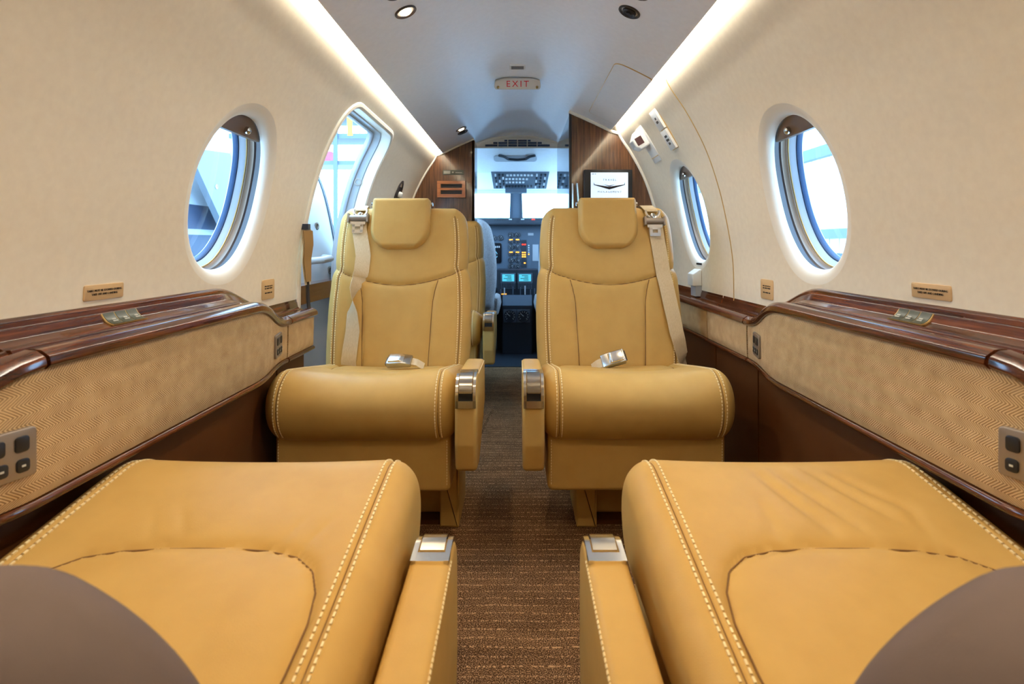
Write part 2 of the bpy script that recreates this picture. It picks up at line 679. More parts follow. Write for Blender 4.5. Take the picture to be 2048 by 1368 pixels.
WIN_A, WIN_B, WIN_Z = 0.146, 0.178, 0.925
LIPW = 0.034
WINDOWS = [(-1, 1.292, 'window_1', 'oval cabin window in the left wall, parked aircraft outside'),
           (1, 1.292, 'window_2', 'large oval cabin window in the right wall showing ribbed hangar panels'),
           (1, 2.11, 'window_3', 'small-looking oval window in the right wall nearer the cockpit')]
DOOR_Y0, DOOR_Y1, DOOR_Z0, DOOR_Z1 = 1.742, 2.345, 0.0, 1.278
DCY, DCZ = (DOOR_Y0 + DOOR_Y1) / 2, (DOOR_Z0 + DOOR_Z1) / 2
door_f = rrect((DOOR_Y1 - DOOR_Y0) / 2, DOOR_Z0, DOOR_Z1, 0.085)
wf = oval(WIN_A + LIPW, WIN_B + LIPW)
build_wall('wall_left', -1, Y_AFT, Y_LPART + 0.02, [(1.292, WIN_Z, wf), (DCY, DCZ, door_f)], 'cream curved cabin wall on the left with oval window and entry door')
build_wall('wall_right', 1, Y_AFT, Y_RPART + 0.75, [(1.292, WIN_Z, wf), (2.11, WIN_Z, wf)], 'cream curved cabin wall on the right with two oval windows')

# ceiling
xs = np.linspace(-0.446, 0.446, 61)
prof = [(-0.440, 1.366), (-0.449, 1.364), (-0.450, 1.358)] + [(x, float(CEILZ(abs(x)))) for x in xs] + [(0.450, 1.358), (0.449, 1.364), (0.440, 1.366)]
ys = np.linspace(Y_AFT, 3.27, 80)
P = np.array([[(x, y, z) for x, z in prof] for y in ys])
ceil = mesh_obj('ceiling', *grid(P), M_ceil)
tag(ceil, 'pale grey arched cabin ceiling panel', 'ceiling', kind='structure')
# roof above the cove so that no daylight gets in
roofp = [(-0.456, 1.428), (-0.40, 1.47), (-0.2, 1.60), (0, 1.63), (0.2, 1.60), (0.40, 1.47), (0.456, 1.428)]
P = np.array([[(x, y, z) for x, z in roofp] for y in (Y_AFT, 3.45)])
tag(mesh_obj('trim_1', *grid(P), M_shell), 'roof liner hidden above the ceiling panel', 'trim', kind='structure')

# cove light strips
for s, nm, lab, yend in ((-1, 'left', 'long glowing light strip along the left ceiling edge', 3.24), (1, 'right', 'long glowing light strip along the right ceiling edge', 2.595)):
    t = thing('cove_light', lab, 'light strip', (s * 0.47, 1.0, 1.365), group='cove lights along the ceiling edges')
    P = np.array([[(s * 0.445, y, 1.374), (s * 0.456, y, 1.378)] for y in np.linspace(Y_AFT + 0.05, yend, 30)])
    P2 = P + np.array([0, 0, 0.004])
    R = np.concatenate([P, P2[:, ::-1]], 1)
    mesh_obj('diffuser', *grid(R, False, True), M_led, t, False)
    mb = MB()
    mb.box((min(s * 0.425, s * 0.444), Y_AFT + 0.05, 1.367), (max(s * 0.425, s * 0.444), yend, 1.384))
    mb.build('channel', M_white, t)

# floor
tag(MB().box((-0.7, Y_AFT, -0.03), (0.7, 3.60, 0.0)).build('floor', M_carpet), 'brown speckled carpet with pale cross lines down the aisle', 'floor', kind='structure')
rp = []
for y in np.linspace(2.02, 2.72, 24):
    k = math.sin(math.pi * (y - 2.02) / 0.70) ** 0.5 if 2.02 < y < 2.72 else 0
    x = -0.185 + (y - 2.1) * 0.10
    rp.append([(x - 0.05, y, 0.0005), (x - 0.012, y, 0.012 * k + 0.0006), (x + 0.004, y, 0.012 * k + 0.0006), (x + 0.012, y, 0.0005)])
mesh_obj('carpet_ridge', *grid(np.array(rp)), M_carpet, bpy.data.objects['floor'])
tag(MB().box((-0.8, Y_AFT - 0.03, -0.03), (0.8, Y_AFT, 1.7)).build('wall_aft', M_shell), 'cream aft bulkhead behind the viewer', 'wall', kind='structure')

# seam bead of the exit panel on the right wall
zz = np.linspace(0.60, 1.345, 50)
bead = tube(wall_pt(1, np.full(50, 1.772), zz, 0.0), 0.0022, 6)
tag(mesh_obj('trim_2', *bead, M_gold), 'thin gold seam bead down the right wall beside the exit panel', 'trim', kind='structure')


def ring_pts(s, cy, a, b, depth, n=96, p=2.15, cz=WIN_Z):
    th = np.arange(n) * 2 * math.pi / n
    c, q = np.cos(th), np.sin(th)
    r = (np.abs(c / a) ** p + np.abs(q / b) ** p) ** (-1 / p)
    return wall_pt(s, cy + r * c, cz + r * q, depth)


def window(s, cy, name, lab):
    w = thing(name, lab, 'window', tuple(wall_pt(s, cy, WIN_Z, 0.0)), kind='structure')

    def loft(nm, rings, mat):
        R = np.array([ring_pts(s, cy, WIN_A + o, WIN_B + o, d) for o, d in rings])
        return mesh_obj(nm, *grid(R, False, True), mat, w)
    loft('lip', [(LIPW + 0.001, 0.0), (0.026, 0.0008), (0.018, 0.003), (0.010, 0.007), (0.005, 0.012), (0.0015, 0.018), (0.0, 0.024), (0.003, 0.025)], M_lip)
    loft('dark_sleeve', [(0.005, 0.023), (0.007, 0.040), (0.004, 0.044)], M_bronzed)
    loft('bronze_sleeve', [(0.004, 0.044), (0.003, 0.053), (0.000, 0.057), (0.001, 0.060)], M_bronze)
    loft('gold_bead', [(0.001, 0.060), (-0.0015, 0.0605), (-0.002, 0.062)], M_gold)
    loft('frame_ring', [(-0.001, 0.062), (-0.003, 0.064), (-0.009, 0.076)], M_ringgrey)
    loft('seal', [(-0.009, 0.076), (-0.012, 0.077), (-0.016, 0.084), (-0.017, 0.088)], M_seal)
    loft('outer_skin', [(-0.017, 0.088), (-0.016, 0.090), (0.06, 0.090), (0.08, 0.07)], M_paint)
    ring = ring_pts(s, cy, WIN_A - 0.012, WIN_B - 0.012, 0.080)
    V = np.vstack([ring, ring.mean(0)[None]])
    # curved pane: concentric rings that follow the wall
    R = np.array([ring_pts(s, cy, (WIN_A - 0.012) * k, (WIN_B - 0.012) * k, 0.080) for k in (1, 0.75, 0.5, 0.25, 0.01)])
    mesh_obj('pane', *grid(R, False, True), M_glass, w)
    # shade cassette across the top of the opening
    top = []
    z0 = WIN_Z + 0.136
    a, b = WIN_A + 0.003, WIN_B + 0.003
    zs_ = np.linspace(z0, WIN_Z + b * 0.995, 9)
    rows = []
    for z in zs_:
        hw = a * (max(0.0, 1 - ((z - WIN_Z) / b) ** 2.15)) ** (1 / 2.15)
        rows.append(wall_pt(s, np.linspace(cy - hw, cy + hw, 13), np.full(13, z) - 0.008 * np.linspace(-1, 1, 13) * 0, 0.029))
    rows2 = [r + np.array([s * 0.010, 0, 0]) for r in rows]
    R = np.array(rows + rows2[::-1])
    sh = mesh_obj('shade', *grid(R, True, False), M_bronze, w)
    k = wall_pt(s, cy + 0.025, z0 + 0.014, 0.027)
    nn = wall_n(np.array(z0))
    mesh_obj('knob', *disc_ring(k, (-s * nn[0], 0, -nn[1]), [(0.009, -0.004), (0.009, 0.006), (0.006, 0.009), (0.001, 0.010)], 16), M_chrome, sh)
    return w


for s, cy, nm, lab in WINDOWS:
    window(s, cy, nm, lab)

# ------------------------------------------------------------------ entry door opening on the left


def rr_outline(inset, n=160):
    pts = roundpoly([(DOOR_Y0 + inset, DOOR_Z0 + inset), (DOOR_Y1 - inset, DOOR_Z0 + inset), (DOOR_Y1 - inset, DOOR_Z1 - inset), (DOOR_Y0 + inset, DOOR_Z1 - inset)],
                    [max(0.02, 0.085 - inset)] * 4, 10)
    return resample(pts, n)


frame = thing('door_1', 'open entry doorway in the left wall with pale frame', 'door', (-0.7, DCY, 0), kind='structure')


def dloft(nm, rings, mat):
    R = []
    for ins, d in rings:
        o = rr_outline(ins)
        R.append(wall_pt(-1, o[:, 0], o[:, 1], d))
    return mesh_obj(nm, *grid(np.array(R), False, True), mat, frame)


dloft('door_frame', [(-0.006, -0.001), (-0.004, -0.007), (0.004, -0.010), (0.012, -0.006), (0.016, 0.004), (0.018, 0.022), (0.022, 0.032)], M_lip)
dloft('door_jamb', [(0.022, 0.032), (0.026, 0.035), (0.030, 0.060), (0.034, 0.064)], M_paint)
dloft('door_seal', [(0.034, 0.064), (0.037, 0.062), (0.041, 0.066), (0.043, 0.072)], M_ringgrey)
dloft('outer_skin', [(0.043, 0.072), (0.044, 0.084), (0.0, 0.088), (-0.08, 0.086)], M_paint)
for i, z in enumerate((0.62, 0.86, 1.06)):
    mesh_obj('latch_socket', *disc_ring(wall_pt(-1, DOOR_Y1 - 0.027, z, 0.047), (0.2, -1, 0), [(0.016, -0.002), (0.016, 0.003), (0.010, 0.003), (0.009, -0.001), (0.001, -0.001)], 18), M_grey, frame)

# door leaf swung outside, with its own curvature
leaf = thing('door_leaf', 'pale inner panel of the opened entry door outside the doorway', 'door', (-0.9, 2.0, 0))
lz = np.linspace(0.05, 1.165, 30)
LEAFX = hermite([0.0, 0.5, 0.70, 0.917, 1.05, 1.17], [0.78, 0.79, 0.80, 0.835, 0.868, 0.915])
P = np.array([[(-(LEAFX(z) + 0.015 * (2.42 - y)), y, z) for z in lz] for y in np.linspace(1.80, 2.42, 20)])
P2 = P - np.array([0.05, 0, 0])
mesh_obj('inner_panel', *grid(P), M_paint, leaf)
mesh_obj('outer_panel', *grid(P2), M_paint, leaf)
e = np.array([[(-(LEAFX(z)) + 0.004, 2.42, z), (-(LEAFX(z)) + 0.004, 2.445, z), (-(LEAFX(z)) - 0.05, 2.445, z), (-(LEAFX(z)) - 0.05, 2.42, z)] for z in lz])
mesh_obj('edge_seal', *grid(e, False, True), M_hblue, leaf)
for y, z, r in ((2.02, 0.868, 0.022), (2.25, 0.885, 0.016), (2.32, 0.70, 0.018)):
    mesh_obj('bolt', *disc_ring((-(LEAFX(z) + 0.015 * (2.42 - y)), y, z), (1, -0.3, 0), [(r, -0.004), (r, 0.004), (r * 0.6, 0.006), (r * 0.5, 0.001), (0.001, 0.001)], 18), M_grey, leaf)
mesh_obj('grab_handle', *tube([(-0.80, 2.11, 0.745), (-0.765, 2.13, 0.748), (-0.762, 2.22, 0.752), (-0.80, 2.25, 0.755)], 0.014, 10), M_paint, leaf)
MB().box((-0.815, 1.86, 0.60), (-0.745, 2.40, 0.665)).build('wood_rail', M_wood, leaf)

# ------------------------------------------------------------------ front partitions
# left wooden partition
part = thing('wall_front', 'glossy walnut partition on the left side of the cockpit opening', 'wall', (-0.45, Y_LPART, 0), kind='structure')
zz = np.linspace(0.0, 1.345, 60)
outl = [(-float(WALLX(z)), z) for z in zz] + [(-x, float(CEILZ(x))) for x in np.linspace(0.445, 0.26, 14)] + [(-0.26, 0.0)]
V, Fc = prism_mesh(outl, 0.02, 0.0)
V = np.c_[V[:, 0], V[:, 2] + Y_LPART + 0.02, V[:, 1]]
mesh_obj('veneer_panel', V, Fc, M_panelwood, part, False)
MB().box((-0.27, Y_LPART, 0.0), (-0.255, Y_LPART + 0.19, 1.43)).build('edge_post', M_panelwood, part)
tpath = [(-float(WALLX(z)) + 0.004, Y_LPART - 0.004, z) for z in np.linspace(0.62, 1.34, 30)] + [(-x, Y_LPART - 0.004, float(CEILZ(x)) - 0.003) for x in np.linspace(0.446, 0.26, 12)]
mesh_obj('edge_bead', *tube(tpath, 0.006, 8), M_lip, part)
MB().box((-0.7, Y_LPART + 0.02, 0.0), (-0.6, Y_LPART + 0.04, 1.6)).build('closing_panel', M_panelwood, part)

rack = thing('magazine_rack', 'orange wood box with two dark slots on the left partition', 'rack', (-0.39, Y_LPART - 0.02, 1.14))
mb = MB()
x0, x1, z0, z1 = -0.475, -0.308, 1.088, 1.186
ya, yb = Y_LPART - 0.03, Y_LPART
for a, b in (((x0, ya, z0), (x1, yb, z0 + 0.020)), ((x0, ya, z1 - 0.018), (x1, yb, z1)), ((x0, ya, z0 + 0.043), (x1, yb, z0 + 0.057)),
             ((x0, ya, z0 + 0.02), (x0 + 0.02, yb, z0 + 0.043)), ((x1 - 0.02, ya, z0 + 0.02), (x1, yb, z0 + 0.043)),
             ((x0, ya, z0 + 0.057), (x0 + 0.02, yb, z1 - 0.018)), ((x1 - 0.02, ya, z0 + 0.057), (x1, yb, z1 - 0.018))):
    mb.box(a, b)
mb.build('frame', M_redwood, rack)
for z in (z0 + 0.02, z0 + 0.057):
    MB().box((x0 + 0.015, yb - 0.010, z), (x1 - 0.015, yb - 0.002, z + 0.024)).build('slot', M_dark, rack)
pl = thing('partition_label', 'slim dark label plate on the left partition above the slotted box', 'label', (-0.385, Y_LPART, 1.24))
MB().box((-0.445, Y_LPART - 0.004, 1.226), (-0.322, Y_LPART, 1.254)).build('plate', M_button, pl)
MB().box((-0.44, Y_LPART - 0.005, 1.231), (-0.40, Y_LPART - 0.003, 1.249)).box((-0.39, Y_LPART - 0.005, 1.236), (-0.38, Y_LPART - 0.003, 1.244)).box((-0.37, Y_LPART - 0.005, 1.236), (-0.33, Y_LPART - 0.003, 1.240)).build('printing', M_pale, pl)

# right cabinet with walnut face
cab = thing('forward_cabinet', 'tall walnut cabinet on the right behind the seat, mirrored inboard side', 'cabinet', (0.45, Y_RPART, 0))
outl = [(float(WALLX(z)) - 0.002, z) for z in np.linspace(0.0, 1.345, 60)] + [(x, float(CEILZ(x)) - 0.002) for x in np.linspace(0.445, 0.25, 16)] + [(0.25, 0.0)]
V, Fc = prism_mesh(outl, 0.01, 0.0)
V = np.c_[V[:, 0], V[:, 2] + Y_RPART + 0.01, V[:, 1]]
mesh_obj('face_panel', V, Fc, M_panelwood, cab, False)
M_mirror = plain('smoked_mirror', srgb(88, 104, 124), 0.04, 0.9)
MB().box((0.250, Y_RPART + 0.02, 0.0), (0.256, Y_LPART + 0.19, 1.435)).build('mirror_side', M_mirror, cab)
MB().box((0.246, Y_RPART - 0.003, 0.0), (0.258, Y_RPART + 0.012, 1.44)).build('corner_post', M_dark, cab)
tpath = [(float(WALLX(z)) - 0.004, Y_RPART - 0.005, z) for z in np.linspace(0.60, 1.338, 30)] + [(x, Y_RPART - 0.005, float(CEILZ(x)) - 0.006) for x in np.linspace(0.446, 0.245, 14)]
mesh_obj('edge_bead', *tube(tpath, 0.008, 8), M_lip, cab)
hp = [(0.262 + 0.018 * (1 - math.cos(t)), Y_RPART - 0.012, 1.02 + 0.20 * (t / math.pi)) for t in np.linspace(0, math.pi, 14)]
mesh_obj('grab_handle', *tube([(0.262, Y_RPART - 0.006, 0.95), (0.262, Y_RPART - 0.012, 1.10), (0.272, Y_RPART - 0.014, 1.135), (0.284, Y_RPART - 0.012, 1.10), (0.295, Y_RPART - 0.006, 0.95)], 0.005, 8), M_chrome, cab)

mon = thing('monitor', 'black framed monitor with travel management screen on the right cabinet', 'monitor', (0.43, Y_RPART - 0.03, 1.06))
YM = Y_RPART - 0.03
kx = YM / F


def mpx(px, py):
    return ((px - 1035) * kx, H + (490 - py) * kx)


mx0, mz1 = mpx(1168, 339)
mx1, mz0 = mpx(1265, 412)
V, Fc = prism_mesh(roundpoly([(mx0, mz0), (mx1, mz0), (mx1, mz1), (mx0, mz1)], 0.006, 4), 0.012, 0.003)
mesh_obj('housing', np.c_[V[:, 0], V[:, 2] + YM + 0.012, V[:, 1]], Fc, M_dark, mon)
sx0, sz1 = mpx(1181.5, 345)
sx1, sz0 = mpx(1256, 406)
scr = MB().box((sx0, YM - 0.0015, sz0), (sx1, YM + 0.002, sz1)).build('screen', M_tv, mon)
cx, cz = mpx(1219, 360)
lettering('word', 'TRAVEL', 0.0135, (cx, YM - 0.0022, cz), (1, 0, 0), (0, 0, 1), M_print, scr, spacing=1.5)
cx, cz = mpx(1219, 384)
lettering('word', 'MANAGEMENT', 0.0125, (cx, YM - 0.0022, cz), (1, 0, 0), (0, 0, 1), M_print, scr, spacing=1.5)
cx, cz = mpx(1186, 348)
print_lines('print', (cx + 0.004, YM - 0.0018, cz), (1, 0, 0), (0, 0, 1), M_print, scr, [[0.012, 0.007]], 0.004, 0.006)


def flat(name, pts, y, mat, parent, d=0.0008):
    q = [mpx(*p) for p in pts]
    V, Fc = prism_mesh(q, d / 2)
    return mesh_obj(name, np.c_[V[:, 0], V[:, 2] + y, V[:, 1]], Fc, mat, parent, False)


flat('wing_mark', [(1187.5, 364.5), (1189, 369), (1218, 373.5), (1248, 369), (1249.5, 364.5), (1249.5, 370), (1219, 379), (1218, 379), (1187.5, 370)], YM - 0.0022, M_print, scr)
flat('wing_mark', [(1206, 368.5), (1218.5, 371.2), (1231, 368.5), (1218.5, 373.2)], YM - 0.0024, M_print, scr)

# cockpit opening soffit with air vent
sof = thing('trim_3', 'curved soffit over the cockpit opening', 'trim', (0, 3.3, 1.5), kind='structure')
xs = np.linspace(-0.262, 0.262, 41)
topz = lambda x: 1.493 - 0.045 * (x / 0.262) ** 2
rows = []
for k in np.linspace(0, 1, 12):
    e = 1 - math.sqrt(max(0, 1 - k * k))
    rows.append([(x, 3.25 + 0.17 * k, float(CEILZ(abs(x))) * (1 - e) + topz(x) * e) for x in xs])
mesh_obj('soffit', *grid(np.array(rows)), M_ceil, sof)
YV = 3.42
outl = [(x, topz(x)) for x in xs] + [(0.262, 1.415), (-0.262, 1.415)]
V, Fc = prism_mesh(outl, 0.015)
mesh_obj('vent_panel', np.c_[V[:, 0], V[:, 2] + YV + 0.015, V[:, 1]], Fc, M_lip, sof, False)
tpath = [(x, YV - 0.004, topz(x) - 0.004) for x in xs]
mesh_obj('edge_bead', *tube(tpath, 0.008, 8), M_lip, sof)
vent = thing('air_vent', 'crescent shaped air vent grille above the cockpit opening', 'vent', (0, YV, 1.45))
for (za, zb, hw) in ((1.425, 1.437, 0.205), (1.441, 1.452, 0.155), (1.456, 1.466, 0.085)):
    edges = sorted(set([-hw] + [q for q in (-0.123, -0.061, 0.0, 0.061, 0.123) if abs(q) < hw - 0.02] + [hw]))
    for a, b in zip(edges[:-1], edges[1:]):
        MB().box((a + 0.003, YV - 0.006, za), (b - 0.003, YV - 0.0005, zb)).build('slot', M_seal, vent)

# ------------------------------------------------------------------ ceiling fittings


def ceil_pt(x, y, d=0.0):
    z = float(CEILZ(abs(x)))
    sl = (float(CEILZ(abs(x) + 0.005)) - float(CEILZ(abs(abs(x) - 0.005)))) / 0.01 * (1 if x >= 0 else -1)
    n = np.array([sl, 0, -1.0])
    n /= np.linalg.norm(n)
    return np.array([x, y, z]) + n * d, n


def reading_lamp(x, y, lit, lab, tilt=(0, 0, 0), power=1.0):
    p, n = ceil_pt(x, y)
    t = thing('reading_lamp', lab, 'lamp', tuple(p), group='ceiling reading lamps and air outlets')
    mesh_obj('bezel', *disc_ring(p, n, [(0.030, -0.002), (0.030, 0.003), (0.027, 0.005), (0.025, 0.003), (0.022, -0.001), (0.001, -0.001)], 32), M_bronzed, t)
    if lit:
        mesh_obj('lens', *disc_ring(p + n * 0.0, n, [(0.015, -0.001), (0.015, 0.004), (0.012, 0.006), (0.001, 0.007)], 24), M_frost, t)
        ld = bpy.data.lights.new('lamp_light', 'SPOT')
        ld.energy = LAMP_POWER * power
        ld.color = LAMP_COLOR
        ld.spot_size = math.radians(105)
        ld.spot_blend = 0.9
        ld.shadow_soft_size = 0.015
        lo = bpy.data.objects.new('lamp_light', ld)
        COL.objects.link(lo)
        lo.parent = t
        lo.location = tuple(n * 0.02)
        dv = Vector(n) + Vector(tilt)
        lo.rotation_euler = dv.to_track_quat('-Z', 'Y').to_euler()
    else:
        mesh_obj('nozzle', *disc_ring(p, n, [(0.019, -0.002), (0.019, 0.004), (0.015, 0.007), (0.012, 0.004), (0.008, 0.004), (0.007, 0.008), (0.001, 0.008)], 24), M_dark, t)
    return t


reading_lamp(-0.297, 1.445, True, 'lit reading lamp nearest the camera on the left of the ceiling', (0.1, -0.05, 0), 0.45)
reading_lamp(-0.297, 1.335, False, 'dark ceiling air outlet cut by the top edge on the left')
reading_lamp(0.297, 1.445, False, 'dark round ceiling air outlet on the right, whole in view')
reading_lamp(0.297, 1.335, True, 'round ceiling fitting cut by the top edge on the right', (-0.1, -0.05, 0), 0.45)
reading_lamp(-0.30, 2.90, True, 'small lit reading lamp far forward on the left ceiling', (0.1, -0.1, 0), 0.25)
reading_lamp(-0.30, 2.98, False, 'small dark air outlet far forward on the left ceiling')
reading_lamp(-0.297, 0.36, True, 'lit reading lamp over the near left seat', (0, 0.05, 0), 0.68)
reading_lamp(0.297, 0.36, True, 'lit reading lamp over the near right seat', (0, 0.05, 0), 0.68)

# EXIT sign
ex = thing('exit_sign', 'pale EXIT sign with red letters on the ceiling', 'sign', (0, 2.42, 1.52))
pts = roundpoly([(-0.102, -0.004), (0.102, -0.004), (0.096, 0.034), (0.06, 0.044), (-0.06, 0.044), (-0.096, 0.034)], 0.012, 4)
V, Fc = prism_mesh(pts, 0.012, 0.004)
ang = math.radians(35)
uz = np.array([0, -math.sin(ang) * 0.0 + math.sin(ang) * -1, math.cos(ang)])
un = np.array([0, -math.cos(ang), -math.sin(ang)])
base = np.array([0, 2.36, 1.487])
Wv = base + V[:, :1] * np.array([1, 0, 0]) + V[:, 1:2] * uz + V[:, 2:] * (-un)
mesh_obj('housing', Wv, Fc, M_exit, ex)
lettering('word', 'EXIT', 0.038, base + uz * 0.021 + un * 0.0128, (1, 0, 0), uz, M_red, ex, spacing=1.35)
for sx in (-1, 1):
    mesh_obj('screw', *disc_ring(base + np.array([sx * 0.084, 0, 0]) + uz * 0.008 + un * 0.011, un, [(0.006, 0), (0.006, 0.003), (0.001, 0.004)], 12), M_chrome, ex)
ind = thing('ceiling_indicator', 'small rectangular indicator on the ceiling above the EXIT sign', 'indicator', (0, 2.2, 1.53))
MB().box((-0.032, 2.175, 1.523), (0.032, 2.225, 1.532)).build('frame', M_white, ind)
MB().box((-0.025, 2.183, 1.5215), (0.025, 2.217, 1.524)).build('lens', M_grey, ind)
hat = thing('access_panel', 'faint rectangular access panel on the far ceiling before the vent', 'panel', (0, 3.05, 1.52))
R = np.array([[(x, y, float(CEILZ(abs(x))) - 0.0015) for x in np.linspace(-0.095, 0.095, 12)] for y in (2.93, 3.17)])
mesh_obj('cover', *grid(R), M_ceil, hat)
psu = thing('service_hatch', 'rectangular service panel in the right ceiling edge before the cabinet', 'hatch', (0.40, 2.14, 1.38))
o2 = roundpoly([(0.325, 1.80), (0.446, 1.80), (0.446, 2.48), (0.325, 2.48)], [0.03, 0.004, 0.004, 0.02], 6)
R = []
for k in (1.0, 0.995, 0.6, 0.2, 0.01):
    c = o2.mean(0)
    q = c + (resample(o2, 120) - c) * k
    R.append([tuple(ceil_pt(x, y, 0.0005 if k == 1.0 else 0.003)[0]) for x, y in q])
mesh_obj('cover', *grid(np.array(R), False, True), M_ceil, psu)
q = resample(o2, 160)
sel = [tuple(ceil_pt(x, y, 0.001)[0]) for x, y in q]
mesh_obj('seam', *tube(sel + sel[:1], 0.0018, 6, False), M_gold, psu)

# ------------------------------------------------------------------ fittings on the right wall


def wall_frame(s, y, z, d=0.0):
    n = wall_n(np.array(z))
    nin = np.array([-s * n[0], 0, -n[1]])
    up = np.array([-s * n[1] * -1, 0, 0])
    up = np.cross(nin, np.array([0, 1.0, 0]))
    if up[2] < 0:
        up = -up
    right = np.cross(up, nin)
    return wall_pt(s, y, z, d), nin, up, right


def placard(s, y, z, w, h, lines, lab, size, name='placard', mat=None):
    p, nin, up, right = wall_frame(s, y, z)
    t = thing(name, lab, 'placard', tuple(p))
    pts = roundpoly([(-w / 2, -h / 2), (w / 2, -h / 2), (w / 2, h / 2), (-w / 2, h / 2)], min(w, h) * 0.12, 4)
    V, Fc = prism_mesh(pts, 0.0012, 0.0006, 2)
    mesh_obj('plate', p + nin * 0.001 + V[:, :1] * right + V[:, 1:2] * up + V[:, 2:] * nin, Fc, mat or M_placard, t)
    k = len(lines)
    if not isinstance(lines[0], str):
        print_lines('line', p + nin * 0.0024, right, up, M_print, t, lines, size * 0.7, size * 1.2)
        return t
    for i, ln in enumerate(lines):
        lettering('line', ln, size, p + nin * 0.0026 + up * ((k - 1) / 2 - i) * size * 1.25, right, up, M_print, t)
    return t


TB = ['TABLE MUST BE STOWED DURING', 'TAKE OFF AND LANDING']
placard(1, 0.925, 0.728, 0.088, 0.026, TB, 'tan placard about stowing the table, on the right wall', 0.0050)
placard(-1, 0.925, 0.728, 0.088, 0.026, TB, 'tan placard about stowing the table, on the left wall', 0.0050)
SM = [[0.013, 0.011, 0.009, 0.008], [0.010, 0.014, 0.018], [], [0.012, 0.018, 0.010]]
placard(1, 1.535, 0.682, 0.076, 0.056, SM, 'small square tan placard on the right wall above the wood ledge', 0.0052)
placard(-1, 1.535, 0.682, 0.076, 0.056, SM, 'small square tan placard on the left wall above the wood ledge', 0.0052)

# white exit placard of two cells and release handle
p, nin, up, right = wall_frame(1, 2.03, 1.24)
t = thing('exit_placard', 'white two-cell instruction placard high on the right wall', 'placard', tuple(p))
for k, (o, lines) in enumerate(((0.042, [[0.016], [0.026]]), (-0.042, [[0.030], [0.034], [0.022]]))):
    V, Fc = prism_mesh([(-0.034, -0.040), (0.034, -0.040), (0.034, 0.040), (-0.034, 0.040)], 0.006, 0.002, 2)
    mesh_obj('cell', p + up * o + nin * 0.006 + V[:, :1] * right + V[:, 1:2] * up + V[:, 2:] * nin, Fc, M_white, t)
    print_lines('line', p + nin * 0.0122 + up * o, right, up, M_print, t, lines, 0.010, 0.015)
V, Fc = prism_mesh([(-0.038, -0.086), (0.038, -0.086), (0.038, 0.086), (-0.038, 0.086)], 0.002)
mesh_obj('backing', p + nin * 0.001 + V[:, :1] * right + V[:, 1:2] * up + V[:, 2:] * nin, Fc, M_gold, t, False)

p, nin, up, right = wall_frame(1, 2.30, 1.245)
t = thing('release_handle', 'white emergency exit release handle on the right wall', 'handle', tuple(p))


def wl(V):
    V = np.asarray(V, float)
    return p + V[:, :1] * right + V[:, 1:2] * up + V[:, 2:] * nin


V, Fc = prism_mesh(roundpoly([(-0.055, -0.10), (0.055, -0.10), (0.055, 0.07), (-0.055, 0.07)], 0.008, 3), 0.002, 0.001, 2)
mesh_obj('base_plate', wl(V + [0, 0, 0.002]), Fc, M_white, t)
V, Fc = prism_mesh(roundpoly([(-0.02, 0.0), (0.055, 0.0), (0.06, 0.03), (0.03, 0.062), (0.0, 0.062), (-0.02, 0.045)], 0.01, 3), 0.034, 0.008)
mesh_obj('grip', wl(np.c_[V[:, 2], V[:, 0], V[:, 1]]), Fc, M_white, t)
MB().obox(wl([(0.0335, 0.016, 0.036)])[0], right, up, nin, 0.0015, 0.017, 0.015).build('red_insert', plain('dark_red', srgb(70, 36, 36), 0.4), t)
MB().obox(wl([(0.0, -0.075, 0.004)])[0], right, up, nin, 0.05, 0.002, 0.002).build('slot_line', M_gold, t)

p, nin, up, right = wall_frame(1, 2.11, 0.668)
t = thing('lower_latch', 'white plastic latch clip on the right wall above the ledge', 'latch', tuple(p))
V, Fc = prism_mesh(roundpoly([(0.0, -0.03), (0.036, -0.03), (0.036, 0.016), (0.01, 0.034), (0.0, 0.034)], 0.005, 3), 0.032, 0.004)
mesh_obj('cover', wl(np.c_[V[:, 2], V[:, 1] + 0.012, V[:, 0]]), Fc, M_white, t)
MB().obox(wl([(0, -0.035, 0.012)])[0], right, up, nin, 0.028, 0.022, 0.012).build('clip', M_ringgrey, t)
MB().obox(wl([(0, 0.066, 0.0005)])[0], right, up, nin, 0.028, 0.0035, 0.0012).build('slot', M_dark, t)

# dark oval recess forward of the door on the left wall
p, nin, up, right = wall_frame(-1, 2.86, 1.075)
t = thing('wall_recess', 'dark oval recess in the left wall forward of the door', 'recess', tuple(p))
th = np.arange(30) * 2 * math.pi / 30
R = []
for a, d in ((1.0, 0.001), (1.0, 0.006), (0.86, 0.007), (0.80, 0.001), (0.01, 0.0008)):
    R.append(wl(np.c_[0.055 * a * np.cos(th), 0.075 * a * np.sin(th), np.full(30, d)]))
mesh_obj('bezel', *grid(np.array(R), False, True), M_bronzed, t)
mesh_obj('fitting', *disc_ring(wl([(0.01, 0.0, 0.004)])[0], nin, [(0.016, 0), (0.016, 0.012), (0.010, 0.02), (0.001, 0.02)], 16), M_white, t)

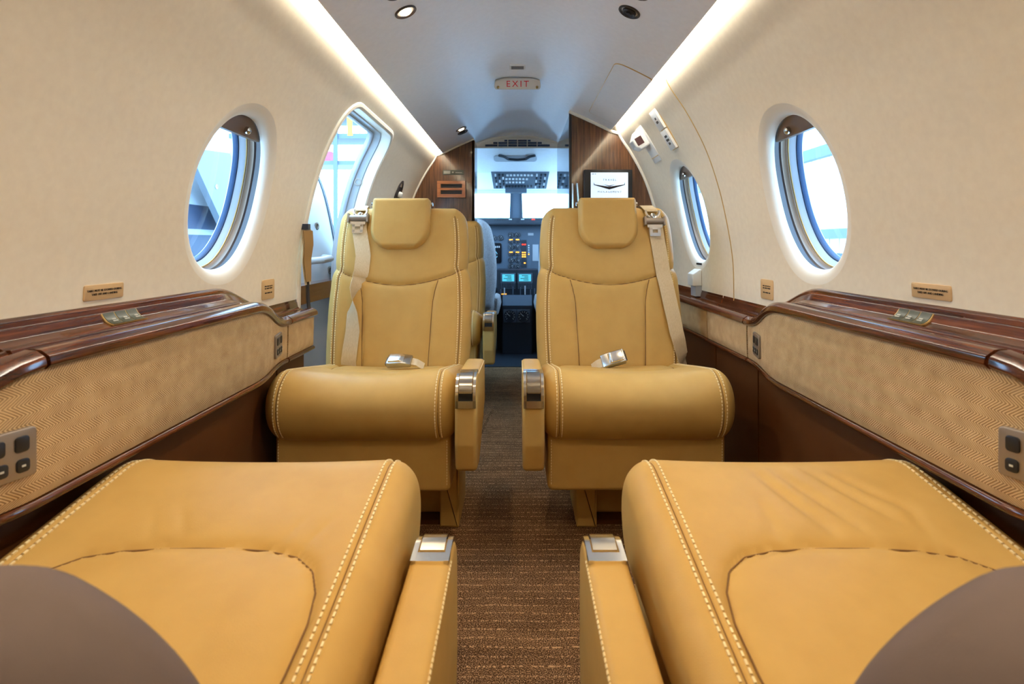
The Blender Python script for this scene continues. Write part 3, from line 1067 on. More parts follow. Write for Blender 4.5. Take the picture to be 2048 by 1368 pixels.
# ------------------------------------------------------------------ wooden side ledges with tweed panels
LEDGE = roundpoly([(0.710, 0.640), (0.712, 0.700), (0.697, 0.707), (0.691, 0.702), (0.688, 0.694), (0.685, 0.694), (0.676, 0.679), (0.663, 0.6725), (0.6595, 0.6745), (0.654, 0.675),
                   (0.651, 0.6725), (0.6455, 0.6735), (0.642, 0.6735), (0.639, 0.6685), (0.626, 0.6675), (0.622, 0.6715), (0.6195, 0.6755), (0.604, 0.6745), (0.592, 0.666), (0.590, 0.656), (0.596, 0.650), (0.64, 0.648)],
                  [0.001, 0.001, 0.003, 0.002, 0.001, 0.001, 0.008, 0.003, 0.001, 0.001, 0.001, 0.001, 0.001, 0.002, 0.002, 0.001, 0.002, 0.006, 0.006, 0.003, 0.002, 0.001], 4)


def smooth01(t):
    t = np.clip(t, 0, 1)
    return t * t * (3 - 2 * t)


def low(y):
    """0 on the raised table ledge, 1 on the low ledges fore and aft"""
    return float(smooth01((y - 1.25) / 0.28)) if y > 0.9 else float(smooth01((0.685 - y) / 0.17))


def ledge_shift(y):
    k = low(y)
    return 0.045 * k, -0.068 * k


def ledge_sweep(s, y0, y1, n):
    rows = []
    for y in np.linspace(y0, y1, n):
        dx, dz = ledge_shift(y)
        k = low(y)
        xs_ = LEDGE[:, 0] + dx
        # keep the back against the wall: compress towards the wall line
        xs_ = np.minimum(xs_, 0.703)
        xs_ = np.where(LEDGE[:, 0] > 0.64, LEDGE[:, 0] * 1.0 + dx * (0.712 - LEDGE[:, 0]) / 0.072, xs_)
        rows.append(np.c_[s * xs_, np.full(len(xs_), y), LEDGE[:, 1] + dz])
    return np.array(rows)


def console(s, y0, y1, name, lab, n, f0=None, f1=None):
    t = thing(name, lab, 'ledge', (s * 0.65, (y0 + y1) / 2, 0), group='wood topped side ledges')
    R = ledge_sweep(s, y0, y1, n)
    V, Fc = grid(R, False, True)
    m = R.shape[1]
    Fc = Fc + [tuple(range(m)), tuple(range((n - 1) * m, n * m))]
    mesh_obj('wood_top', V, Fc, M_wood, t)
    y0, y1 = (f0 or y0), (f1 or y1)
    ys_ = np.linspace(y0 + 0.001, y1 - 0.001, n)
    rows, strip, lowp = [], [], []
    for y in ys_:
        dx, dz = ledge_shift(y)
        e = min(y - y0, y1 - y)
        puff = 0.006 * (1 - math.exp(-e / 0.012))
        zt, zb = 0.652 + dz, 0.489
        rw = []
        for k in np.linspace(0, 1, 14):
            z = zt + (zb - zt) * k
            b = puff * (1 - abs(2 * k - 1) ** 6)
            rw.append((s * (0.603 + dx + 0.002 * k - b), y, z))
        rw.append((s * (0.64 + dx), y, zb))
        rw.append((s * (0.64 + dx), y, zt))
        rows.append(rw)
        th = np.linspace(0, 2 * math.pi, 12, endpoint=False)
        strip.append([(s * (0.606 + dx + 0.007 * math.cos(a)), y, 0.4815 + 0.0065 * math.sin(a)) for a in th])
        lx = 0.660 + 0.02 * low(y)
        lowp.append([(s * (lx + 0.003), y, 0.472), (s * lx, y, 0.466), (s * lx, y, 0.30), (s * (lx + 0.004), y, 0.0), (s * (lx + 0.015), y, 0.0), (s * (lx + 0.015), y, 0.472)])
    for nm, q, mt in (('fabric_panel', rows, M_tweed), ('wood_strip', strip, M_wood), ('lower_panel', lowp, M_brown)):
        q = np.array(q)
        V, Fc = grid(q, False, True)
        m = q.shape[1]
        Fc = Fc + [tuple(range(m)), tuple(range((n - 1) * m, n * m))]
        mesh_obj(nm, V, Fc, mt, t)
    return t


for s, side in ((-1, 'left'), (1, 'right')):
    console(s, 0.690, 1.536, 'table_ledge', 'raised glossy walnut table ledge with tweed panel along the %s wall' % side, 60, f0=0.47)
    console(s, -0.6, 0.684, 'table_ledge', 'wood topped ledge with tweed panel at the near %s edge of the picture' % side, 50, f1=0.466)
console(-1, 1.542, 1.735, 'side_ledge', 'short low walnut ledge with tweed panel on the left before the doorway', 10)
console(1, 1.542, 1.862, 'side_ledge', 'low walnut ledge with tweed panel on the right beside the armchair', 14)
console(1, 1.868, 2.59, 'side_ledge', 'low walnut ledge with tweed panel at the far right before the cabinet', 14)


def control_plate(s, y, z, lab, w=0.075, h=0.060):
    dx, dz = ledge_shift(y)
    d1 = (ledge_shift(y + 0.02)[0] - ledge_shift(y - 0.02)[0]) / 0.04
    nin = np.array([-s * 1.0, d1 * 1.0, 0])
    nin = nin / np.linalg.norm(nin)
    up = np.array([0, 0, 1.0])
    right = np.cross(up, nin)
    p = np.array([s * (0.598 + dx), y, z])
    t = thing('control_plate', lab, 'control panel', tuple(p))

    def L(V):
        V = np.asarray(V, float)
        return p + V[:, :1] * right + V[:, 1:2] * up + V[:, 2:] * nin
    V, Fc = prism_mesh(roundpoly([(-w / 2, -h / 2), (w / 2, -h / 2), (w / 2, h / 2), (-w / 2, h / 2)], 0.006, 4), 0.0035, 0.002, 3)
    mesh_obj('plate', L(V + [0, 0, 0.0025]), Fc, M_grey, t)
    m = 1 if s < 0 else -1
    for cx_, cy_, bw, bh in ((-0.013 * m, 0.012, 0.034, 0.019), (0.021 * m, 0.012, 0.015, 0.019), (-0.022, -0.014, 0.014, 0.016), (0.0, -0.014, 0.014, 0.016), (0.022, -0.014, 0.014, 0.016)):
        V, Fc = prism_mesh(roundpoly([(-bw / 2, -bh / 2), (bw / 2, -bh / 2), (bw / 2, bh / 2), (-bw / 2, bh / 2)], 0.004, 3), 0.0015, 0.001, 2)
        b = mesh_obj('button', L(V + [cx_, cy_, 0.0065]), Fc, M_dark, t)
        if bw < 0.016 and cy_ < 0:
            MB().obox(L([(cx_, cy_, 0.0082)])[0], right, up, nin, 0.002, 0.0012, 0.0003).build('symbol', M_pale, b)
    return t


control_plate(1, 1.425, 0.545, 'metal button plate at the far end of the right tweed panel')
control_plate(-1, 1.425, 0.545, 'metal button plate at the far end of the left tweed panel')
control_plate(1, 0.636, 0.556, 'metal button plate cut by the right edge of the picture')
control_plate(-1, 0.636, 0.556, 'metal button plate cut by the left edge of the picture')


def switch_strip(s, y, lab):
    t = thing('switch_strip', lab, 'switch', (s * 0.68, y, 0.68))
    path = [(0.684, 0.6925), (0.680, 0.6855), (0.675, 0.680), (0.669, 0.6765), (0.6625, 0.6752)]

    def strip(nm, y0, y1, off, pts, mat, parent):
        up = [(x - off * 0.55, z + off * 0.83) for x, z in pts]
        rows = [[(s * x, yy, z) for x, z in up] for yy in (y0, y1)]
        rows2 = [[(s * (x + 0.001), yy, z - 0.002) for x, z in reversed(up)] for yy in (y0, y1)]
        R = np.concatenate([np.array(rows), np.array(rows2)], 1)
        V, Fc = grid(R, False, True)
        m = R.shape[1]
        return mesh_obj(nm, V, Fc + [tuple(range(m)), tuple(range(m, 2 * m))], mat, parent)
    strip('bezel', y - 0.041, y + 0.041, 0.0015, path, M_gold, t)
    inner = path[0:5]
    inner = [tuple(np.array(path[0]) * 0.93 + np.array(path[1]) * 0.07)] + path[1:4] + [tuple(np.array(path[4]) * 0.85 + np.array(path[3]) * 0.15)]
    for k in (-1, 0, 1):
        b = strip('button', y + k * 0.0265 - 0.012, y + k * 0.0265 + 0.012, 0.0024, inner, M_button, t)
        c = np.array([s * (0.6732 - 0.0022), y + k * 0.0265, 0.6828])
        print_lines('print', c, np.array([0, 1.0, 0]) * (1 if s < 0 else -1), np.array([s * 0.75, 0, 0.66]), M_pale, b, [[0.009], [0.011]], 0.0026, 0.0042)
    return t


switch_strip(1, 0.935, 'strip of three dark switches set in the right wood ledge')
switch_strip(-1, 0.935, 'strip of three dark switches set in the left wood ledge')

# strap hanging at the aft edge of the doorway
st = thing('door_strap', 'folded tan strap hanging at the doorway beside the left wall', 'strap', (-0.68, 1.74, 0.86))
pp = [(-0.700, 1.735, 0.865), (-0.684, 1.738, 0.868), (-0.674, 1.740, 0.855), (-0.670, 1.742, 0.80), (-0.676, 1.744, 0.75), (-0.672, 1.744, 0.68)]
P = resample(pp, 24, False)
n = len(P)
ang = np.linspace(0.5, 1.5, n)
wd = np.c_[np.cos(ang), np.sin(ang), np.zeros(n)]
mesh_obj('webbing', *ribbon(P, wd, 0.032, 0.003, np.c_[-np.sin(ang), np.cos(ang), np.zeros(n)]), M_belt, st)
mesh_obj('webbing', *ribbon(P[5:] + [0.006, -0.006, 0.01], wd[5:], 0.030, 0.003, np.c_[-np.sin(ang), np.cos(ang), np.zeros(n)][5:]), plain('tan_strap', srgb(150, 116, 68), 0.8), st)
mesh_obj('cord', *tube([(-0.672, 1.744, 0.69), (-0.670, 1.742, 0.64), (-0.664, 1.735, 0.606)], 0.006, 8), M_dark, st)
MB().box((-0.690, 1.728, 0.856), (-0.664, 1.748, 0.874)).build('keeper', M_hblue, st)

# ------------------------------------------------------------------ seats


def seam_disp(px, pz, seams):
    """inward displacement at points (px, pz) for crease polylines [(pts, depth, width)]"""
    d = np.zeros(px.shape)
    for pts, dep, wid in seams:
        best = np.full(px.shape, 1e9)
        for (ax, az), (bx, bz) in zip(pts[:-1], pts[1:]):
            vx, vz = bx - ax, bz - az
            L2 = vx * vx + vz * vz + 1e-12
            t = np.clip(((px - ax) * vx + (pz - az) * vz) / L2, 0, 1)
            best = np.minimum(best, np.hypot(px - ax - t * vx, pz - az - t * vz))
        d = np.maximum(d, dep * np.exp(-best / wid))
    return d


def stitches(surf, normal_of, path, step=0.0075, L=0.0048, w=0.0011, h=0.0009):
    """dashes along a parameter path; surf(p)->(pt, normal)"""
    pts, nrm = surf(path)
    d = np.r_[0, np.cumsum(np.linalg.norm(np.diff(pts, axis=0), axis=1))]
    mb = MB()
    for s0 in np.arange(0, d[-1] - L, step):
        a = np.array([np.interp(s0, d, pts[:, k]) for k in range(3)])
        b = np.array([np.interp(s0 + L, d, pts[:, k]) for k in range(3)])
        nn = np.array([np.interp(s0, d, nrm[:, k]) for k in range(3)])
        nn /= np.linalg.norm(nn) + 1e-9
        t = b - a
        l = np.linalg.norm(t)
        if l < 1e-5:
            continue
        t /= l
        sd = np.cross(nn, t)
        mb.obox((a + b) / 2 + nn * h * 0.5, t, sd, nn, l / 2, w, h)
    return mb


class Back:
    """pillow of outline half width w(v), v in 0..Hh, lying in a reclined plane"""
    def __init__(self, Hh, w, T, R, yb, zb, rec, seams=(), bulge=0.0, x0=0.0, Tb=None, puff=None):
        self.Hh, self.w, self.T, self.R, self.yb, self.zb, self.rec, self.seams, self.bulge, self.x0 = Hh, w, T, R, yb, zb, rec, seams, bulge, x0
        self.Tb = Tb or T
        self.puff = puff

    def thick(self, x, v, T):
        w = self.w(v)
        d = np.minimum(np.minimum(w - np.abs(x), v), self.Hh - v)
        q = np.clip(d / self.R, 0, 1)
        t = T * np.sqrt(np.maximum(0, 1 - (1 - q) ** 2))
        return t + self.bulge * np.clip(d / 0.12, 0, 1) ** 0.7

    def front(self, x, v, off=0.0):
        t = self.thick(x, v, self.T) + off
        if self.seams:
            t = t - seam_disp(x, v, self.seams) * np.clip(self.thick(x, v, self.T) / (self.T * 0.6), 0, 1)
        if self.puff is not None:
            t = t + self.puff(x, v)
        return self.place(x, v, -t)

    def place(self, x, v, t):
        c, s = math.cos(self.rec), math.sin(self.rec)
        return np.stack([x + self.x0, self.yb + v * s + t * c, self.zb + v * c - t * s], -1)

    def mesh(self, nu=90, nv=120, nb=24):
        vv = 0.5 - 0.5 * np.cos(np.linspace(0, math.pi, nv))
        vv = 0.5 * vv + 0.5 * np.linspace(0, 1, nv)
        vv *= self.Hh
        uu = np.linspace(-1, 1, nu)
        uu = np.sign(uu) * (1 - (1 - np.abs(uu)) ** 1.25)
        V2, U2 = np.meshgrid(vv, uu, indexing='ij')
        X2 = U2 * self.w(V2)
        Fr = self.front(X2, V2)
        ub = np.linspace(1, -1, nb)[1:-1]
        Vb, Ub = np.meshgrid(vv, ub, indexing='ij')
        Xb = Ub * self.w(Vb)
        Bk = self.place(Xb, Vb, self.thick(Xb, Vb, self.Tb))
        return grid(np.concatenate([Fr, Bk], 1), False, True)

    def surf(self, path):
        P = np.array(path, float)
        p = self.front(P[:, 0], P[:, 1])
        e = 0.002
        px = self.front(P[:, 0] + e, P[:, 1]) - self.front(P[:, 0] - e, P[:, 1])
        pv = self.front(P[:, 0], P[:, 1] + e) - self.front(P[:, 0], P[:, 1] - e)
        n = np.cross(px, pv)
        n /= np.linalg.norm(n, axis=1)[:, None] + 1e-9
        return p, n


def arc_w(Hh, segs, rb, rt):
    """half width: interpolated segs [(v, w)] with rounded bottom and top corners of radius rb, rt"""
    vs_, ws_ = zip(*segs)
    f = hermite(vs_, ws_)

    def w(v):
        v = np.asarray(v, float)
        x = f(v)
        x = x - np.where(v < rb, rb - np.sqrt(np.maximum(0, rb ** 2 - (rb - v) ** 2)), 0)
        x = x - np.where(v > Hh - rt, rt - np.sqrt(np.maximum(0, rt ** 2 - (v - Hh + rt) ** 2)), 0)
        return x
    return w


CUSH = roundpoly([(0.0, 0.293), (0.0, 0.497), (0.47, 0.418), (0.47, 0.30)], [0.098, 0.100, 0.05, 0.05], 14)


INSERT = [(0.170, 0.50), (0.180, 0.42), (0.180, 0.36), (0.173, 0.320), (0.158, 0.288), (0.130, 0.264), (0.09, 0.252), (0.045, 0.247), (0.0, 0.246)]
INSERT = INSERT + [(-a, b) for a, b in reversed(INSERT[:-1])]


def make_cushion(seat, W, dz, wr=None, m=1, sad=0.016):
    NS, NX = 190, 150
    C = resample(CUSH, NS)
    nin = normals2(C)
    r = 0.050
    uu = np.linspace(-1, 1, NX)
    xs_ = W * np.sign(uu) * (1 - (1 - np.abs(uu)) ** 1.35)
    ex = np.array([-0.009, -0.006, -0.0035, -0.0015, 0, 0.0015, 0.0035, 0.006, 0.009])
    xs_ = np.array([x for x in xs_ if abs(abs(x) - (W - 0.042)) > 0.0095])
    xs_ = np.sort(np.r_[xs_, W - 0.042 + ex, -W + 0.042 + ex])
    NX = len(xs_)

    def pos(c, n2, x):
        """c[.,2] profile point, n2 inward normal, x station"""
        t = np.clip((np.abs(x) - (W - r)) / r, 0, 1)
        ins = r * (1 - np.sqrt(np.maximum(0, 1 - t * t)))
        y = c[..., 0] + n2[..., 0] * ins
        z = c[..., 1] + n2[..., 1] * ins
        topf = np.clip(-n2[..., 1], 0, 1)           # 1 where surface faces up
        z = z + topf * (-sad * (1 - np.clip(np.abs(x) / (W * 0.9), 0, 1) ** 2.2) + sad * 0.25)
        frontf = np.clip(n2[..., 0], 0, 1) * np.exp(-((c[..., 0]) / 0.12) ** 2)
        y = y - frontf * 0.006 * (1 - (x / W) ** 2)
        # creases
        sx = W - 0.042
        d = 0.0048 * np.exp(-np.abs(np.abs(x) - sx) / 0.0035)
        hs = []
        U = INSERT
        dd = seam_disp(x, c[..., 0], [(U, 0.006, 0.0055)])
        d = np.maximum(d, dd * (topf > 0.35))
        # soft valley either side of the insert
        d = d + (topf > 0.35) * 0.007 * seam_disp(x, c[..., 0], [(U, 1.0, 0.03)])
        if wr is not None:
            d = d + wr(x, c[..., 0]) * np.clip(topf * 1.5, 0, 1)
        return np.stack([x, y + n2[..., 0] * d, z + n2[..., 1] * d + dz], -1)

    X, I = np.meshgrid(xs_, np.arange(NS), indexing='ij')
    Pp = pos(C[I], nin[I], X)
    V, Fc = grid(Pp, False, True)
    # end caps
    for k, ring in ((0, Pp[0]), (NX - 1, Pp[-1])):
        c = ring.mean(0)
        base = len(V)
        V = np.vstack([V, c[None]])
        Fc = Fc + [(k * NS + i, k * NS + (i + 1) % NS, base) for i in range(NS)]
    cu = mesh_obj('cushion', V, Fc, M_leather, seat, True, True)
    # stitching: rows either side of the end seams along the profile from rear top round the front
    order = [i for i in range(NS)]
    # find contiguous run from the rear top to the lower front
    top_start = np.argmin(np.abs(C[:, 0] - 0.44) + (C[:, 1] < 0.38) * 9)
    front_end = np.argmin(np.abs(C[:, 1] - 0.315) + (C[:, 0] > 0.2) * 9)
    i0, i1 = top_start, front_end
    run1 = np.arange(i0, i0 + ((i1 - i0) % NS) + 1) % NS
    run2 = np.arange(i0, i0 - ((i0 - i1) % NS) - 1, -1) % NS
    run = run1 if C[run1, 1].min() > 0.30 and len(run1) < len(run2) else run2
    run = run1 if C[run1, 0].min() < 0.01 and C[run1, 1].max() > 0.47 and C[run1, 1].min() > 0.30 else run2
    mb = MB()
    for sg in (-1, 1):
        for o in (-0.0068, 0.0068):
            c = C[run]
            n2 = nin[run]
            x = sg * (W - 0.042 + o) * np.ones(len(run))
            p = pos(c, n2, x)
            n3 = np.stack([np.zeros(len(run)), -n2[:, 0], -n2[:, 1]], -1)
            sm = stitches(lambda q: (p, n3), None, None, 0.0088, 0.0060, 0.0012, 0.0012)
            mb.add(sm.v, sm.f)
    mb.build('stitching', M_thread, cu, False, True, 'stuff')
    sb = MB()
    for sg in (-1, 1):
        c, n2 = C[run], nin[run]
        x = sg * (W - 0.042) * np.ones(len(run))
        sb.add(*tube(pos(c, n2, x), 0.0012, 6))
    # dark tube painting the shade of the insert seam, laid on the top surface
    tops = np.array([i for i in range(NS) if nin[i, 1] < -0.5])
    tops = tops[np.argsort(C[tops, 0])]
    U = resample(INSERT, 120, False)
    U = U[U[:, 1] < 0.445]
    cc = np.stack([U[:, 1], np.interp(U[:, 1], C[tops, 0], C[tops, 1])], 1)
    n2 = np.stack([np.interp(U[:, 1], C[tops, 0], nin[tops, k]) for k in (0, 1)], 1)
    lift = np.stack([np.zeros(len(U)), -n2[:, 0], -n2[:, 1]], 1) * 0.0020
    sb.add(*tube(pos(cc, n2, U[:, 0]) + lift, 0.0011, 6))
    sb.build('seam', M_seam_shadow, cu, True, True)  # dark tubes painting the shadow in the cushion grooves
    return cu


ARM = roundpoly([(0.015, 0.228), (-0.004, 0.30), (0.0, 0.476), (0.34, 0.452), (0.36, 0.32), (0.10, 0.215)], [0.02, 0.03, 0.046, 0.03, 0.05, 0.03], 10)


def make_armrest(seat, xc, m, dy, dz):
    V, Fc = prism_mesh(ARM, 0.028, 0.011, 5)
    A = np.c_[V[:, 2] + xc, V[:, 0] + dy, V[:, 1] + dz]
    arm = mesh_obj('armrest', A, Fc, M_leather, seat, True, True)
    # path over the front top corner
    Q = resample(ARM, 400)
    nin = normals2(Q)

    def run(a, b):
        ia, ib = (int(np.argmin(np.hypot(Q[:, 0] - q[0], Q[:, 1] - q[1]))) for q in (a, b))
        r1 = np.arange(ia, ia + ((ib - ia) % 400) + 1) % 400
        r2 = np.arange(ia, ia - ((ia - ib) % 400) - 1, -1) % 400
        return r1 if len(r1) < len(r2) else r2

    def strip(nm, a, b, x0, x1, lo, hi, mat, parent):
        rr = run(a, b)
        q, nn = Q[rr], nin[rr]
        hv = hi * (0.55 + 0.45 * np.sin(np.linspace(0, math.pi, len(rr))))[:, None] if nm == 'roller' else hi
        c = [q - nn * lo, q - nn * hv]
        R = np.stack([np.c_[np.full(len(rr), x0), c[0]], np.c_[np.full(len(rr), x0), c[1]], np.c_[np.full(len(rr), x1), c[1]], np.c_[np.full(len(rr), x1), c[0]]], 1)
        R = R + np.array([xc, dy, dz])
        V, Fc = grid(R, False, True)
        k = len(rr)
        return V, Fc + [(0, 1, 2, 3), (4 * k - 1, 4 * k - 2, 4 * k - 3, 4 * k - 4)]
    TOP, FRONT = (0.088, 0.4700), (-0.001, 0.396)
    mb = MB()
    for x0, x1 in ((-0.0255, -0.0185), (0.0185, 0.0255)):
        mb.add(*strip('', TOP, FRONT, x0, x1, -0.002, 0.0042, None, None))
    mb.add(*strip('', TOP, (0.070, 0.4712), -0.0255, 0.0255, -0.002, 0.0038, None, None))
    mb.add(*strip('', (0.0, 0.414), FRONT, -0.0255, 0.0255, -0.002, 0.0042, None, None))
    fr = mb.build('latch_frame', M_bright, arm, True, True)
    V, Fc = strip('roller', (0.066, 0.4715), (0.0, 0.432), -0.0165, 0.0165, -0.002, 0.0068, None, None)
    mesh_obj('latch_roller', V, Fc, M_chrome, arm, True, True)
    V, Fc = strip('', (0.0, 0.434), (0.0, 0.414), -0.018, 0.018, -0.002, 0.0006, None, None)
    mesh_obj('latch_well', V, Fc, M_dark, arm, False, True)
    # stitching along the inboard top edge
    rr = run((0.075, 0.471), (0.33, 0.452))
    q, nn = Q[rr], nin[rr]
    p = np.c_[np.full(len(rr), xc + m * 0.0262), q + nn * 0.006 + np.array([dy, dz])]
    n3 = np.tile(np.array([m * 0.8, 0, 0.6]), (len(rr), 1))
    sm = stitches(lambda z: (p, n3), None, None, 0.0075, 0.0052, 0.0011, 0.0012)
    rr = run((0.003, 0.44), (0.02, 0.24))
    sm.build('stitching', M_thread, arm, False, True, 'stuff')
    return arm


def box_profile(a0, a1, b0, b1, r):
    return roundpoly([(a0, b0), (a1, b0), (a1, b1), (a0, b1)], r, 5)


def make_seat(label, loc, rotz, m, W=0.247, dz=0.0, arm=(0.276, 0.0, 0.0), back='high', post=(0.185, 0.240), wr=None, belt=None, recl=12.0, group='cabin seats', sad=0.016):
    seat = thing('cabin_seat', label, 'seat', (loc[0], loc[1], 0), rotz, group)
    make_cushion(seat, W, dz, wr, m, sad)
    # base skirt
    V, Fc = prism_mesh(box_profile(-W + 0.014, W - 0.016, 0.165, 0.345, 0.016), 0.19, 0.014)
    sk = mesh_obj('base_skirt', np.c_[V[:, 0], V[:, 2] + 0.25, V[:, 1] + dz], Fc, M_leather, seat, True, True)
    mb = MB()
    for x in (-W + 0.024, W - 0.026):
        for z in np.arange(0.185, 0.30, 0.0075):
            mb.box((x - 0.001, 0.0592, z + dz), (x + 0.001, 0.0606, z + 0.0048 + dz))
    mb.build('stitching', M_thread, sk, False, True, 'stuff')
    # pedestal
    p0, p1 = sorted((m * post[0], m * post[1]))
    V, Fc = prism_mesh(box_profile(p0, p1, 0.0, 0.18 + dz, 0.004), 0.10, 0.006)
    mesh_obj('pedestal_post', np.c_[V[:, 0], V[:, 2] + 0.28, V[:, 1]], Fc, M_leather, seat, True, True)
    b0, b1 = sorted((m * (post[0] + 0.006), m * (post[0] - 0.34)))
    V, Fc = prism_mesh(box_profile(b0, b1, 0.012, 0.18 + dz, 0.01), 0.12, 0.01)
    mesh_obj('pedestal_box', np.c_[V[:, 0], V[:, 2] + 0.36, V[:, 1]], Fc, M_leather, seat, True, True)
    MB().box((b0 - 0.0, 0.20, 0.0), (b1, 0.50, 0.012)).build('floor_track', M_brown, seat, False, True)
    make_armrest(seat, m * arm[0], m, arm[1], arm[2])
    if back == 'high':
        Hh = 0.600
        wlo = arc_w(Hh, [(0, W - 0.006), (0.15, W), (0.30, W - 0.002), (0.36, W - 0.008), (0.378, W - 0.015), (0.40, W - 0.014), (0.46, W - 0.014), (0.53, W - 0.019), (0.6, W - 0.030)], 0.04, 0.05)
        arc = [(x, 0.315 + 0.060 * (abs(x) / 0.236) ** 1.8 + (0.006 if abs(x) > 0.2 else 0)) for x in np.linspace(-0.245, 0.245, 25)]
        vl = [(0.108, 0.0), (0.112, 0.10), (0.116, 0.20), (0.119, 0.26), (0.126, 0.30), (0.135, 0.333)]
        side = [(float(wlo(v)) - 0.036, v) for v in np.linspace(0.0, 0.56, 30)]
        seams = [(arc, 0.010, 0.008), (vl, 0.007, 0.006), ([(-x, v) for x, v in vl], 0.007, 0.006), (side, 0.004, 0.0035), ([(-x, v) for x, v in side], 0.004, 0.0035)]
        bk = Back(Hh, wlo, 0.052, 0.055, 0.472, 0.36 + dz, math.radians(recl), seams, 0.006)
        b = mesh_obj('backrest', *bk.mesh(110, 150), M_leather, seat, True, True)
        mb = MB()
        for sg in (-1, 1):
            for o in (-0.0062, 0.0062):
                path = [(sg * (float(wlo(v)) - 0.036 + o), v) for v in np.linspace(0.04, 0.555, 120)]
                sm = stitches(bk.surf, None, path, 0.0080, 0.0052, 0.0010, 0.0011)
                mb.add(sm.v, sm.f)
        mb.build('stitching', M_thread, b, False, True, 'stuff')
        sb = MB()
        for pts, _, _ in seams:
            q = resample(np.array(pts, float), 90, False)
            q = q[np.abs(q[:, 0]) < wlo(q[:, 1]) - 0.012]
            q = q[q[:, 1] > 0.03]
            sb.add(*tube(bk.front(q[:, 0], q[:, 1], 0.0016), 0.0014, 6))
        sb.build('seam', M_seam_shadow, b, True, True)  # added dark tubes, drawn where the backrest creases lie in shade
        # headrest
        hw = arc_w(0.185, [(0, 0.103), (0.09, 0.104), (0.185, 0.101)], 0.074, 0.014)
        hr = Back(0.185, hw, 0.036, 0.018, 0, 0, math.radians(recl), (), 0.006)
        base = bk.place(np.array(0.0), np.array(0.438), np.array(-0.048))
        hr.yb, hr.zb = float(base[1]), float(base[2])
        h = mesh_obj('headrest', *hr.mesh(70, 90), M_leather, seat, True, True)
        for sg in (-1, 1):
            q = hr.place(np.array([sg * 0.104, sg * 0.109]), np.array([0.165, 0.165]), np.array([0.0, 0.0]))
            mesh_obj('clip', *disc_ring(q[0], (sg, 0, 0), [(0.007, -0.004), (0.007, 0.004), (0.001, 0.005)], 12), M_chrome, h, True, True)
        if belt:
            make_belt(seat, bk, belt)
        return seat, bk
    else:
        Hh = 0.33
        w = arc_w(Hh, [(0, W - 0.025), (0.2, W - 0.025), (0.33, W - 0.028)], 0.03, 0.15)
        bk = Back(Hh, w, 0.03, 0.05, 0.550, 0.31 + dz, math.radians(12), (), 0.004, Tb=0.045)
        mesh_obj('backrest', *bk.mesh(70, 70), M_leather_shade, seat, True, True)  # dimness on the seat leather is painted by this greyer colour
        return seat, bk


def make_belt(seat, bk, b):
    """b: dict with path of (x, v, offset, twist) and hardware v positions"""
    path = np.array(b['path'], float)
    P = resample(path, 60, False)
    pts = bk.front(P[:, 0], P[:, 1], P[:, 2])
    T = np.gradient(pts, axis=0)
    T /= np.linalg.norm(T, axis=1)[:, None]
    n0 = np.array([0, -math.cos(bk.rec), math.sin(bk.rec)])
    W = np.cross(T, n0)
    W /= np.linalg.norm(W, axis=1)[:, None]
    D = np.cross(W, T)
    tw = P[:, 3][:, None]
    Wr = W * np.cos(tw) + D * np.sin(tw)
    Dr = -W * np.sin(tw) + D * np.cos(tw)
    belt = mesh_obj('shoulder_belt', *ribbon(pts, Wr, 0.050, 0.0016, Dr), M_belt, seat, True, True)
    up = np.array([0, math.sin(bk.rec), math.cos(bk.rec)])
    ax = np.array([1.0, 0, 0])
    xg, vg = b['guide']
    g = bk.front(np.array(xg), np.array(vg), 0.008)
    # anchor loop of folded webbing over the shoulder
    top = bk.front(np.array(xg - 0.012), np.array(0.585), 0.010)
    lp = [bk.place(np.array(xg - 0.012), np.array(0.60), np.array(0.03)), bk.place(np.array(xg - 0.010), np.array(0.607), np.array(-0.015)), bk.front(np.array(xg - 0.006), np.array(0.583), 0.016), g + up * 0.006]
    lp = resample(np.array(lp), 12, False)
    wv = np.tile(ax, (12, 1))
    mesh_obj('anchor_loop', *ribbon(lp, wv, 0.046, 0.006, np.tile(n0, (12, 1))), M_belt, belt, True, True)
    th = np.linspace(math.pi * 0.95, math.pi * 2.05, 18)
    ring = [g + ax * 0.023 * math.cos(a) + up * (0.024 * math.sin(a) + 0.004) + n0 * 0.008 for a in th]
    mesh_obj('guide_ring', *tube(ring, 0.0052, 8), M_bright, belt, True, True)
    mesh_obj('guide_stud', *disc_ring(g + n0 * 0.006 - up * 0.012, n0, [(0.010, 0), (0.010, 0.006), (0.006, 0.008), (0.001, 0.008)], 14), M_chrome, belt, True, True)
    xb, vb = b['bar']
    c = bk.front(np.array(xb), np.array(vb), 0.012)
    mesh_obj('slide_bar', *tube([c - ax * 0.031, c - ax * 0.029, c + ax * 0.029, c + ax * 0.031], 0.0115, 14), M_grey, belt, True, True)
    for sg in (-1, 1):
        MB().obox(c + ax * sg * 0.033, ax, up, n0, 0.003, 0.015, 0.012).build('end_cap', M_grey, belt, False, True)
    # tongue plate with a square hole
    tc = c - up * 0.034 + n0 * 0.004
    mb = MB()
    mb.obox(tc + up * 0.016, ax, up, n0, 0.026, 0.005, 0.0015)
    mb.obox(tc + ax * 0.014, ax, up, n0, 0.005, 0.016, 0.0014)
    mb.obox(tc - ax * 0.014, ax, up, n0, 0.005, 0.016, 0.0014)
    mb.obox(tc - up * 0.014, ax, up, n0, 0.018, 0.006, 0.0014)
    mb.obox(tc + up * 0.008, ax, up, n0, 0.018, 0.005, 0.0014)
    mb.build('tongue', M_bright, belt, False, True)


